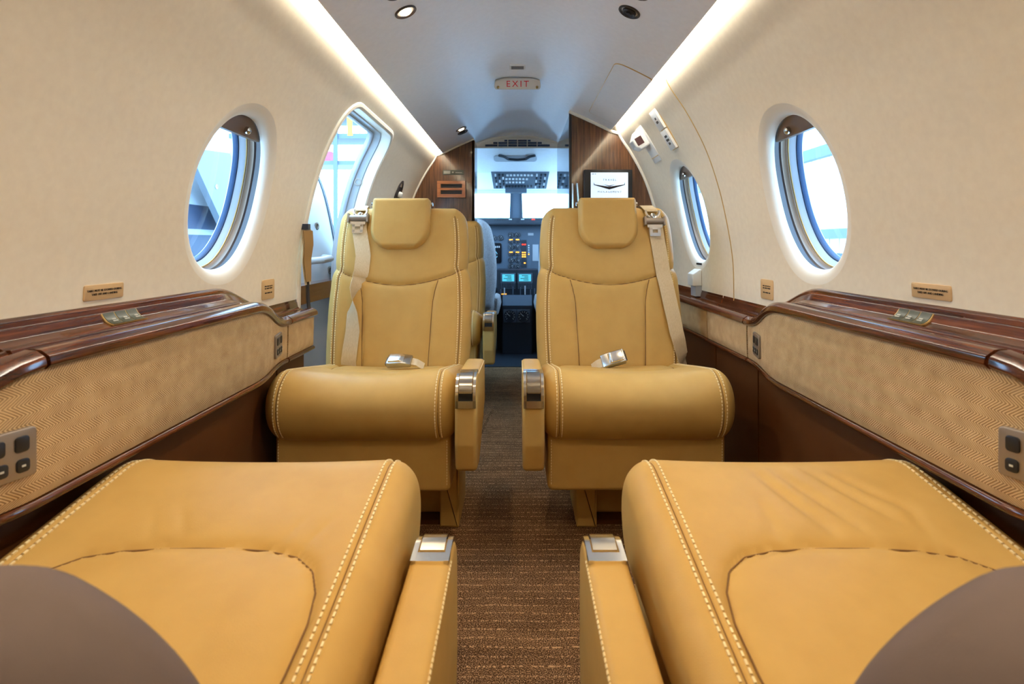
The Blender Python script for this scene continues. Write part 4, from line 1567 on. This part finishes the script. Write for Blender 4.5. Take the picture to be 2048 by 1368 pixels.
# front left and right seats face aft
belt_l = dict(path=[(-0.148, 0.565, 0.008, 0.0), (-0.140, 0.50, 0.007, 0.0), (-0.122, 0.42, 0.008, 0.12), (-0.124, 0.36, 0.012, 0.35), (-0.142, 0.30, 0.016, 1.15), (-0.147, 0.27, 0.017, 1.7), (-0.146, 0.22, 0.014, 2.55), (-0.142, 0.16, 0.010, 2.95), (-0.150, 0.08, 0.006, 3.14), (-0.155, 0.005, 0.006, 3.14)],
              guide=(-0.140, 0.572), bar=(-0.146, 0.548))
belt_r = dict(path=[(0.160, 0.560, 0.008, 0.0), (0.168, 0.48, 0.006, 0.02), (0.182, 0.36, 0.008, 0.05), (0.200, 0.24, 0.014, 0.1), (0.215, 0.15, 0.020, 0.2), (0.236, 0.075, 0.012, 0.5), (0.262, 0.02, -0.01, 0.9)],
              guide=(0.155, 0.566), bar=(0.160, 0.535))
seatFL, bkFL = make_seat('tan leather seat facing aft on the left, shoulder belt twisted', (-0.407, 1.375), 0, 1, 0.247, -0.010, belt=belt_l)
seatFR, bkFR = make_seat('tan leather seat facing aft on the right, below the monitor', (0.315, 1.375), 0, -1, 0.250, -0.008, arm=(0.274, 0.0, 0.0), post=(0.088, 0.146), belt=belt_r)
seatFF, bkFF = make_seat('tan leather seat partly hidden behind the left front seat', (-0.43, 2.62), 0, 1, 0.247, 0.0, arm=(0.290, 0.0, 0.0))


def wrinkle(seed, lines):
    def f(x, y):
        d = np.zeros(np.shape(x))
        for (ax, ay, bx, by, dep, wid) in lines:
            vx, vy = bx - ax, by - ay
            t = np.clip(((x - ax) * vx + (y - ay) * vy) / (vx * vx + vy * vy), 0, 1)
            dist = np.hypot(x - ax - t * vx, y - ay - t * vy)
            d = d + dep * np.exp(-(dist / wid) ** 2) * np.sin(math.pi * np.clip(t * 0.9 + 0.05, 0, 1))
        return d
    return f


# local x of the near seats is mirrored (turned by 180 degrees)
wr_r = wrinkle(1, [(0.05, 0.09, -0.005, 0.235, 0.0062, 0.009), (0.02, 0.08, -0.05, 0.24, 0.0055, 0.009), (-0.03, 0.08, -0.10, 0.21, 0.0062, 0.010), (-0.06, 0.09, -0.13, 0.19, 0.005, 0.009), (0.07, 0.16, 0.075, 0.25, 0.003, 0.010), (-0.13, 0.16, -0.115, 0.25, 0.003, 0.010)])
wr_l = wrinkle(2, [(0.07, 0.17, 0.02, 0.240, 0.0014, 0.006), (0.10, 0.18, 0.06, 0.245, 0.0012, 0.006), (-0.12, 0.20, -0.10, 0.25, 0.0014, 0.006), (-0.16, 0.20, -0.13, 0.265, 0.0014, 0.006)])
seatNL, _ = make_seat('near left tan leather seat facing forward, low backrest coloured as shaded leather', (-0.398, 0.925), math.pi, -1, 0.242, -0.012, arm=(0.282, 0.120, -0.082), sad=0.007, back='low', wr=wr_l)
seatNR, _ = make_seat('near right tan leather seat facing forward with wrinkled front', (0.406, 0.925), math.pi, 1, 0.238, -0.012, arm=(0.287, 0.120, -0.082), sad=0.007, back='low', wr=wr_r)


def buckle(seat, c, ux, up, lab):
    ux = np.array(ux, float)
    ux /= np.linalg.norm(ux)
    up = np.array(up, float)
    up -= ux * (ux @ up)
    up /= np.linalg.norm(up)
    w = np.cross(ux, up)
    c = np.array(c, float)
    pts = roundpoly([(-0.040, -0.008), (0.034, -0.011), (0.038, 0.010), (-0.010, 0.012), (-0.040, 0.006)], 0.004, 3)
    V, Fc = prism_mesh(pts, 0.023, 0.004)
    b = mesh_obj('buckle', c + V[:, :1] * ux + V[:, 1:2] * up + V[:, 2:] * w, Fc, M_chrome, seat, True, True)
    b['label'] = lab
    V, Fc = prism_mesh(roundpoly([(-0.030, 0.0), (0.030, 0.0), (0.032, 0.014), (-0.006, 0.015)], 0.003, 3), 0.018, 0.003)
    mesh_obj('lift_cover', c + up * 0.002 + V[:, :1] * ux + V[:, 1:2] * up + V[:, 2:] * w, Fc, M_bright, b, True, True)
    MB().obox(c + ux * 0.037, ux, up, w, 0.003, 0.004, 0.016).build('slot', M_dark, b, False, True)
    q = np.array([c - ux * 0.036, c - ux * 0.055 - up * 0.006, c - ux * 0.075 - up * 0.022])
    q = resample(q, 8, False)
    mesh_obj('lap_strap', *ribbon(q, np.tile(w, (8, 1)), 0.030, 0.002, np.tile(up, (8, 1))), M_belt, b, True, True)


# buckle on the left seat lies on the cushion, on the right seat it leans on the back
buckle(seatFL, (0.040, 0.315, 0.447), (-1, 0.05, -0.02), (0, -0.5, 1), 'chrome lap belt buckle lying on the cushion')
buckle(seatFR, (-0.010, 0.352, 0.446), (0.93, -0.1, 0.30), (-0.2, -0.75, 0.6), 'chrome lap belt buckle leaning on the backrest')

# ------------------------------------------------------------------ cockpit
cs = thing('wall_cockpit', 'pale cockpit liner and windshield frame beyond the opening', 'wall', (0, 4.2, 0), kind='structure')
# side walls, floor, headliner
for s in (-1, 1):
    P = np.array([[(s * (0.66 - 0.10 * k), 3.28 + 1.7 * k, z) for z in np.linspace(-0.02, 0.92, 4)] for k in np.linspace(0, 1, 8)])
    mesh_obj('side_wall', *grid(P), M_cock, cs)
    # overhead side roll of the liner down to the windshield
    P = np.array([[(s * (0.58 - 0.22 * a ** 1.5), 3.40 + 1.50 * k, 1.10 + 0.30 * math.sin(a * math.pi / 2) - 0.10 * k ** 2) for a in np.linspace(0.35 + 0.25 * k, 1, 10)] for k in np.linspace(0, 1, 12)])
    mesh_obj('side_liner', *grid(P), M_cockl, cs)
P = np.array([[(x, y, 1.425 - 0.062 * (y - 3.4) / 0.5) for x in np.linspace(-0.42, 0.42, 6)] for y in np.linspace(3.42, 4.05, 6)])
mesh_obj('headliner', *grid(P), M_cockl, cs)
P = np.array([[(x, y, 1.348 - 0.05 * (y - 4.05) / 0.85) for x in np.linspace(-0.62, 0.62, 6)] for y in np.linspace(4.05, 4.95, 6)])
mesh_obj('headliner', *grid(P), M_cockl, cs)
MB().box((-0.7, 3.60, -0.05), (0.7, 5.0, -0.02)).build('cockpit_floor', M_cockd, cs)
MB().box((-0.7, 3.598, -0.05), (0.7, 3.602, 0.004)).build('threshold', M_dark, cs)
MB().box((-0.6, 4.95, -0.05), (0.6, 5.0, 0.99)).build('nose_bulkhead', M_cockd, cs)
MB().box((-0.7, 3.46, 1.425), (0.7, 3.50, 1.64)).build('roof_bulkhead', M_cockl, cs)
MB().box((-0.62, 4.90, 1.27), (0.62, 4.96, 1.34)).build('windshield_header', M_cockl, cs)
# centre post, tapered
V, Fc = prism_mesh([(-0.062, 0.99), (0.062, 0.99), (0.052, 1.28), (-0.052, 1.28)], 0.03, 0.004)
mesh_obj('centre_post', np.c_[V[:, 0] - 0.012, V[:, 2] + 4.92, V[:, 1]], Fc, M_cock, cs)
for sx in (-0.062, 0.038):
    V, Fc = prism_mesh([(sx - 0.006, 0.99), (sx + 0.006, 0.99), (sx * 0.92 + 0.004, 1.28), (sx * 0.92 - 0.006, 1.28)], 0.006)
    mesh_obj('post_edge', np.c_[V[:, 0], V[:, 2] + 4.885, V[:, 1]], Fc, M_hbeam, cs)
for s in (-1, 1):
    MB().box((min(s * 0.52, s * 0.60), 4.90, 0.95), (max(s * 0.52, s * 0.60), 4.96, 1.34)).build('outer_post', M_cock, cs)
    R = [(-0.07 if s < 0 else 0.05), s * 0.52]
    x0, x1 = min(R), max(R)
    wpane = thing('window_4' if s < 0 else 'window_5', 'bright cockpit windshield pane on the %s' % ('left' if s < 0 else 'right'), 'window', ((x0 + x1) / 2, 4.94, 1.0), kind='structure')
    MB().box((x0, 4.935, 0.99), (x1, 4.94, 1.28)).build('pane', M_glass, wpane)
# oxygen mask stowage / handle recess in the headliner
hdl = thing('headliner_handle', 'dark curved grab handle in the cockpit headliner', 'handle', (0, 3.85, 1.36))
kk = 3.84 / F
pts = []
for px, py in ((998, 311), (1008, 313), (1016, 318), (1035, 319.5), (1052, 318), (1060, 313), (1070, 311)):
    yy = 1.0276 / ((490 - py) / F + 0.124)
    pts.append(((px - 1035) * yy / F, yy, H + (490 - py) * yy / F))
mesh_obj('grip', *tube(resample(pts, 30, False), 0.009, 8), M_cockd, hdl)
V, Fc = prism_mesh(roundpoly([(-0.16, 0), (0.13, 0), (0.13, 0.05), (-0.16, 0.05)], 0.02, 4), 0.006)
mesh_obj('recess', np.c_[V[:, 0], 3.60 + V[:, 1] * 2.6, 1.396 - 0.124 * (V[:, 1] * 2.6) + V[:, 2] * 0.5], Fc, M_ringgrey, hdl)

# overhead switch panel
ov = thing('overhead_switch_panel', 'blue lit overhead switch panel above the windshield', 'panel', (0, 4.2, 1.3))
ya, za, yb, zb = 4.02, 1.352, 4.46, 1.275
od = np.array([0, yb - ya, zb - za])
oL = np.linalg.norm(od)
od /= oL
on = np.array([0, od[2], -od[1]])
on = -on if on[2] > 0 else on


def ovp(u, v, d=0.0):
    return np.array([u, ya, za]) + od * v * oL + on * d


MB().obox(ovp(0.02, 0.5, -0.004), (1, 0, 0), od, on, 0.215, oL / 2, 0.012).build('panel', M_cock, ov)
for r, (v, cnt, u0, du) in enumerate(((0.14, 8, -0.075, 0.026), (0.36, 7, -0.085, 0.026), (0.56, 6, -0.085, 0.026))):
    for i in range(cnt):
        MB().obox(ovp(u0 + i * du, v, 0.012), (1, 0, 0), od, on, 0.009, 0.010, 0.006).build('switch', M_wmark, ov)
for i in range(3):
    for j in range(5):
        MB().obox(ovp(-0.165 + i * 0.028, 0.12 + j * 0.18, 0.012), (1, 0, 0), od, on, 0.006, 0.012, 0.010).build('toggle', M_cockd if (i + j) % 3 else M_wmark, ov)
        MB().obox(ovp(0.145 + i * 0.032, 0.12 + j * 0.18, 0.012), (1, 0, 0), od, on, 0.006, 0.012, 0.010).build('toggle', M_cockd if (i + 2 * j) % 4 else M_wmark, ov)
for i in range(9):
    MB().obox(ovp(-0.09 + i * 0.025, 0.80, 0.012), (1, 0, 0), od, on, 0.005, 0.014, 0.008).build('toggle', M_cockd, ov)
MB().box((-0.10, 4.46, 1.235), (0.075, 4.52, 1.275)).build('centre_box', M_cock, ov)
MB().box((-0.135, 3.99, 1.352), (-0.0, 4.02, 1.382)).box((0.085, 3.99, 1.352), (0.115, 4.02, 1.382)).build('placard_holder', M_cockd, ov)
MB().box((0.0, 3.99, 1.354), (0.085, 4.02, 1.38)).build('placard_card', M_ringgrey, ov)

# instrument panel
YP = 4.55
kp = YP / F


def ipx(px, py):
    return (px - 1035) * kp, H + (490 - py) * kp


ip = thing('instrument_panel', 'dark instrument panel with round gauges and amber lights below the windshield', 'instrument panel', (0, YP, 0.7))
MB().box((-0.52, YP, 0.45), (0.52, YP + 0.06, 1.0)).build('panel', M_cock, ip)
gs = roundpoly([(YP - 0.12, 0.965), (YP + 0.38, 0.975), (YP + 0.38, 1.03), (YP - 0.03, 1.032), (YP - 0.13, 0.985)], 0.015, 4)
V, Fc = prism_mesh(gs, 0.53, 0.0)
mesh_obj('glareshield', np.c_[V[:, 2], V[:, 0], V[:, 1]], Fc, M_cockd, ip)
for px, mt in ((1021, M_wmark), (1045, M_wmark), (1066, M_redl)):
    x, z = ipx(px, 442)
    MB().obox((x, YP - 0.075, 1.017), (1, 0, 0), (0, 0.6, 0.4), (0, -0.4, 0.6), 0.013, 0.006, 0.003).build('annunciator', mt, ip)
for i in range(5):
    x, z = ipx(991 + i * 5, 443)
    MB().obox((x, YP - 0.075, 1.017), (1, 0, 0), (0, 0.6, 0.4), (0, -0.4, 0.6), 0.006, 0.005, 0.003).build('annunciator', M_button, ip)


def gauge(px, py, r, needle, bar=None, parent=ip, y=YP):
    x, z = (px - 1035) * y / F, H + (490 - py) * y / F
    g = mesh_obj('gauge', *disc_ring((x, y - 0.001, z), (0, -1, 0), [(r, 0), (r, 0.008), (r * 0.88, 0.009), (r * 0.85, 0.004), (0.001, 0.004)], 24), M_cockd, parent)
    mb = MB()
    for k in range(10):
        a = math.radians(220 - k * 29)
        mb.obox((x + 0.70 * r * math.cos(a), y - 0.006, z + 0.70 * r * math.sin(a)), (math.cos(a), 0, math.sin(a)), (-math.sin(a), 0, math.cos(a)), (0, 1, 0), r * 0.11, r * 0.035, 0.0008)
    mb.build('ticks', M_wmark, g)
    a = math.radians(needle)
    MB().obox((x + 0.3 * r * math.cos(a), y - 0.007, z + 0.3 * r * math.sin(a)), (math.cos(a), 0, math.sin(a)), (-math.sin(a), 0, math.cos(a)), (0, 1, 0), r * 0.34, r * 0.04, 0.0008).build('needle', M_wmark, g)
    if bar:
        MB().box((x - r * 0.62, y - 0.012, z + r * 0.30), (x + r * 0.62, y - 0.006, z + r * 0.66)).build('readout', bar, g)


for r_, py in enumerate((470, 482, 494, 507, 520, 532)):
    for c_, px in enumerate((1022, 1035)):
        gauge(px, py, 0.0235, 200 - 37 * r_ - 60 * c_, M_amber if r_ in (1, 3) else None)
for px, py, r in ((1001, 476, 0.024), (988, 476, 0.022)):
    gauge(px, py, r, 60)
x0, z1 = ipx(984, 486)
x1, z0 = ipx(1003, 526)
V, Fc = prism_mesh(roundpoly([(x0, z0), (x1, z0), (x1, z1), (x0, z1)], 0.014, 4), 0.006, 0.002)
ds = mesh_obj('flight_display', np.c_[V[:, 0], V[:, 2] + YP - 0.004, V[:, 1]], Fc, M_screenD, ip)
for rr_, a0, a1 in ((0.036, -0.6, 1.2), (0.022, -0.4, 1.0)):
    cx, cz = ipx(986, 510)
    pts = [(cx + rr_ * math.cos(a), YP - 0.012, cz + rr_ * math.sin(a)) for a in np.linspace(a0, a1, 10)]
    mesh_obj('arc_mark', *tube(pts, 0.0016, 5), M_cyan, ds)
for i in range(4):
    cx, cz = ipx(988 + 3.5 * i, 494)
    MB().box((cx - 0.004, YP - 0.012, cz - 0.006), (cx + 0.004, YP - 0.0105, cz + 0.008)).build('symbol', M_wmark, ds)
x0, z1 = ipx(1043, 480)
x1, z0 = ipx(1053, 535)
cl = MB().box((x0, YP - 0.005, z0), (x1, YP, z1)).build('light_column', M_cockd, ip)
for py, mt in ((489, M_redl), (505, M_amber), (509.5, M_amber), (513.5, M_amber), (526, M_amber)):
    for px in ((1045.5, 1050) if py != 526 else (1049.5,)):
        cx, cz = ipx(px, py)
        MB().box((cx - 0.007, YP - 0.009, cz - 0.005), (cx + 0.007, YP - 0.004, cz + 0.005)).build('warning_light', mt, cl)
for py, mt in ((491, M_wmark), (495.5, M_wmark), (500, M_wmark), (504.5, M_wmark), (508.5, M_amber)):
    cx, cz = ipx(1057.5, py)
    MB().box((cx - 0.005, YP - 0.006, cz - 0.005), (cx + 0.005, YP, cz + 0.005)).build('indicator', mt, ip)
x0, z1 = ipx(1065, 489)
x1, z0 = ipx(1077, 522)
MB().box((x0, YP - 0.004, z0), (x1, YP, z1)).build('checklist_card', M_ringgrey, ip)
x0, z1 = ipx(1056, 466)
x1, z0 = ipx(1067, 471)
MB().box((x0, YP - 0.004, z0), (x1, YP, z1)).build('checklist_card', M_ringgrey, ip)

# centre pedestal
YQ = 4.30
kq = YQ / F


def qpx(px, py, y=YQ):
    return (px - 1035) * y / F, H + (490 - py) * y / F


pd = thing('centre_pedestal', 'dark cockpit centre pedestal with two lit cyan screens', 'pedestal', (0, YQ, 0))
x0, z1 = qpx(994, 540)
x1, z0 = qpx(1076, 690)
MB().box((x0, YQ, -0.02), (x1, YQ + 0.25, z1)).build('body', M_cockd, pd)
for px in (1016.5, 1050):
    a0, b1 = qpx(px - 15, 546)
    a1, b0 = qpx(px + 15, 566)
    un_ = MB().box((a0, YQ - 0.008, b0), (a1, YQ, b1)).build('display_unit', M_cock, pd)
    a0, b1 = qpx(px - 12, 548.5)
    a1, b0 = qpx(px + 12, 562.5)
    sc_ = MB().box((a0, YQ - 0.0105, b0), (a1, YQ - 0.008, b1)).build('screen', M_screen, un_)
    mb = MB()
    for i, (w_, o_) in enumerate(((0.05, 0.0), (0.03, 0.01), (0.06, -0.005), (0.04, 0.008))):
        zc_ = b1 - 0.010 - i * 0.0115
        mb.box(((a0 + a1) / 2 + o_ - w_ / 2, YQ - 0.0112, zc_ - 0.0022), ((a0 + a1) / 2 + o_ + w_ / 2, YQ - 0.0105, zc_ + 0.0022))
    mb.build('text_lines', M_screenD, un_)
    kp_ = MB()
    for i in range(9):
        for j in range(4):
            cx, cz = qpx(px - 13 + i * 3.25, 567.5 + j * 3.0)
            kp_.box((cx - 0.004, YQ - 0.006, cz - 0.0035), (cx + 0.004, YQ, cz + 0.0035))
    kp_.build('keypad', M_cock, pd, kind='stuff')
for i, (px, py, h_) in enumerate(((1002, 583, 0.018), (1009, 582, 0.026), (1026, 581, 0.03), (1041, 582, 0.03), (1050, 580, 0.034), (1061, 584, 0.02), (1069, 582, 0.022))):
    cx, cz = qpx(px, py)
    MB().box((cx - 0.004, YQ - 0.03, cz - h_), (cx + 0.004, YQ - 0.012, cz + h_)).build('lever', M_wmark if i in (1, 4) else M_cock, pd)
cx, cz = qpx(1008, 588)
MB().box((cx - 0.02, YQ - 0.01, cz - 0.003), (cx + 0.02, YQ - 0.002, cz + 0.003)).build('lever', M_amber, pd)
x0, z1 = qpx(1005, 591, 4.12)
x1, z0 = qpx(1064, 614, 4.12)
MB().obox(((x0 + x1) / 2, 4.16, (z0 + z1) / 2), (1, 0, 0), (0, 0.5, 0.86), (0, -0.86, 0.5), (x1 - x0) / 2, 0.045, 0.008).build('flat_lid', M_cock, pd)
MB().box((x0, 4.13, -0.02), (x1, YQ, z0 + 0.004)).build('lower_body', M_cockd, pd)
for px in (1020, 1047):
    gauge(px, 632, 0.046, 140, None, pd, 4.12)
    a0, b1 = qpx(px - 13, 619, 4.125)
    a1, b0 = qpx(px + 13, 645, 4.125)
    MB().box((a0, 4.122, b0), (a1, 4.128, b1)).build('gauge_plate', M_cock, pd)


def pilot_seat(xc, lab):
    t = thing('pilot_seat', lab, 'seat', (xc, 3.95, 0), group='pilot seats')
    w = arc_w(0.66, [(0, 0.20), (0.25, 0.225), (0.45, 0.215), (0.66, 0.17)], 0.05, 0.09)
    # seat faces forward: its back panel faces the cabin
    bk = Back(0.66, w, 0.05, 0.06, 0.0, 0.34, math.radians(-6), (), 0.01)
    mesh_obj('backrest', *bk.mesh(40, 50), M_wool, t, True, True)
    hr = Back(0.17, arc_w(0.17, [(0, 0.12), (0.17, 0.11)], 0.05, 0.05), 0.04, 0.05, 0.0, 0.84, 0.0, (), 0.0)
    V, Fc = prism_mesh(box_profile(-0.21, 0.21, 0.30, 0.42, 0.05), 0.22, 0.04)
    mesh_obj('cushion', np.c_[V[:, 0], V[:, 2] + 0.22, V[:, 1]], Fc, M_wool, t, True, True)
    V, Fc = prism_mesh(roundpoly([(0.19, 0.28), (0.235, 0.30), (0.25, 0.36), (0.24, 0.42), (0.20, 0.44)], 0.02, 4), 0.16, 0.03)
    mesh_obj('side_bolster', np.c_[V[:, 0] * (1 if xc < 0 else -1), V[:, 2] + 0.18, V[:, 1]], Fc, M_wool, t, True, True)
    MB().box((-0.15, 0.04, -0.02), (0.15, 0.40, 0.31)).build('pedestal', M_cockd, t, False, True)
    return t


pilot_seat(-0.375, 'grey sheepskin pilot seat left of the cockpit pedestal')
pilot_seat(0.375, 'grey sheepskin pilot seat right of the cockpit pedestal')

# ------------------------------------------------------------------ outside
tag(MB().box((-40, -30, -1.35), (40, 60, -1.30)).build('ground', M_conc), 'pale hangar floor outside the aircraft', 'ground', kind='structure')
hw_ = thing('hangar_wall', 'white ribbed hangar wall seen through the right windows', 'wall', (6.0, 14, -1.3), kind='structure')
me_panel = None
for i in range(52):
    y = 6.0 + i * 0.32
    if me_panel is None:
        o = MB().box((6.0, y + 0.015, -1.3), (6.04, y + 0.305, 7.0)).build('panel', M_hpanel, hw_)
        me_panel = o
        y_first = y
    else:
        o = me_panel.copy()
        COL.objects.link(o)
        o.location = (0, y - y_first, 0)
MB().box((6.05, 5.0, -1.3), (6.1, 24.0, 7.0)).build('rib_backing', M_hrib, hw_)
for z, hh in ((2.62, 0.11), (1.02, 0.09)):
    MB().box((5.86, 5.0, z - hh), (6.0, 24.0, z + hh)).build('beam', M_hbeam, hw_)
MB().box((5.7, 5.0, -1.3), (5.8, 24.0, 0.66)).build('lower_band', M_hblue, hw_)

# parked aircraft beyond the left window
pa = thing('parked_aircraft', 'pale parked aircraft with dark stripe outside the left window', 'aircraft', (-3.0, 5.6, -1.3))
bodyp = [(-3.00, -0.6), (-2.92, 0.2), (-2.90, 0.60), (-2.90, 0.90), (-2.90, 0.95), (-2.91, 1.17), (-2.95, 1.45), (-3.05, 1.75), (-3.25, 1.95), (-3.6, 2.02), (-4.2, 1.6), (-4.4, 0.6), (-4.0, -0.6)]


def body_band(nm, idx, mat, grow=0.0):
    P = np.array([[(bodyp[i][0] + grow, y, bodyp[i][1]) for i in idx] for y in np.linspace(3.0, 8.5, 12)])
    return mesh_obj(nm, *grid(P), mat, pa)


body_band('fuselage', [5, 6, 7, 8, 9, 10, 11, 12, 0, 1], M_craftw)
body_band('stripe', [4, 5], M_hblue)
body_band('stripe', [3, 4], M_craftw)
body_band('stripe', [1, 2, 3], M_hblue)
V, Fc = prism_mesh([(4.55, 1.62), (5.9, 1.75), (5.9, 0.95), (5.15, 0.93)], 0.03)
mesh_obj('tail_panel', np.c_[V[:, 2] - 2.78, V[:, 0], V[:, 1]], Fc, M_craft, pa, False)
for z in (1.05, 1.02):
    mesh_obj('rivet', *disc_ring((-2.905, 4.75, z), (1, 0, 0), [(0.012, 0), (0.012, 0.006), (0.001, 0.006)], 10), M_white, pa)
mesh_obj('bolt', *disc_ring((-2.75, 4.98, 1.34), (1, 0, 0), [(0.025, -0.01), (0.025, 0.004), (0.012, 0.004), (0.001, 0.0)], 14), M_grey, pa)

# storage rack seen through the doorway
rk = thing('storage_rack', 'blue-grey storage rack outside, seen through the doorway', 'rack', (-4.6, 13.5, -1.3))
for z, hh in ((2.80, 0.05), (3.45, 0.06), (3.95, 0.05), (4.5, 0.05)):
    MB().box((-7.0, 13.2, z - hh), (-2.0, 13.3, z + hh)).build('beam', M_hbeam, rk)
    MB().box((-7.0, 13.3, z - 0.02), (-2.0, 14.3, z + 0.02)).build('shelf', M_hbeam, rk)
for x in (-6.4, -4.4, -2.6):
    MB().box((x - 0.05, 13.16, -1.3), (x + 0.05, 13.2, 5.0)).build('post', M_hbeam, rk)
for x, w_, h_, mt, lab in ((-4.72, 0.30, 0.36, M_pink, 'small pink box on the storage rack'), (-4.05, 0.30, 0.40, M_cream, 'cream box on the storage rack'), (-3.35, 0.7, 0.34, M_white, 'long white box on the storage rack'), (-5.2, 0.3, 0.4, M_cockd, 'dark box at the left on the storage rack')):
    bx = thing('storage_box', lab, 'box', (x, 13.5, 2.82), group='boxes on the storage rack')
    MB().box((x - w_ / 2, 13.3, 2.822), (x + w_ / 2, 13.7, 2.822 + h_ * 0.75)).build('carton', mt, bx)
    MB().box((x - w_ / 2 - 0.01, 13.29, 2.822 + h_ * 0.75), (x + w_ / 2 + 0.01, 13.71, 2.822 + h_)).build('lid', M_white if mt is not M_cream else M_cream, bx)
for x, tx, lab in ((-4.1, -4.05, 'upright yellow strap hanging outside the doorway'), (-3.75, -3.45, 'slanted yellow strap hanging outside the doorway')):
    q = np.array([(x, 13.194, 4.55), ((x + tx) / 2, 13.194, 4.1), (tx, 13.194, 3.45 if x < -4 else 3.9)])
    q = resample(q, 6, False)
    sp_ = thing('yellow_strap', lab, 'strap', tuple(q[-1]), group='yellow straps outside')
    mesh_obj('webbing', *ribbon(q, np.tile((1.0, 0, 0), (6, 1)), 0.13, 0.01, np.tile((0, 1.0, 0), (6, 1))), M_yellow, sp_)
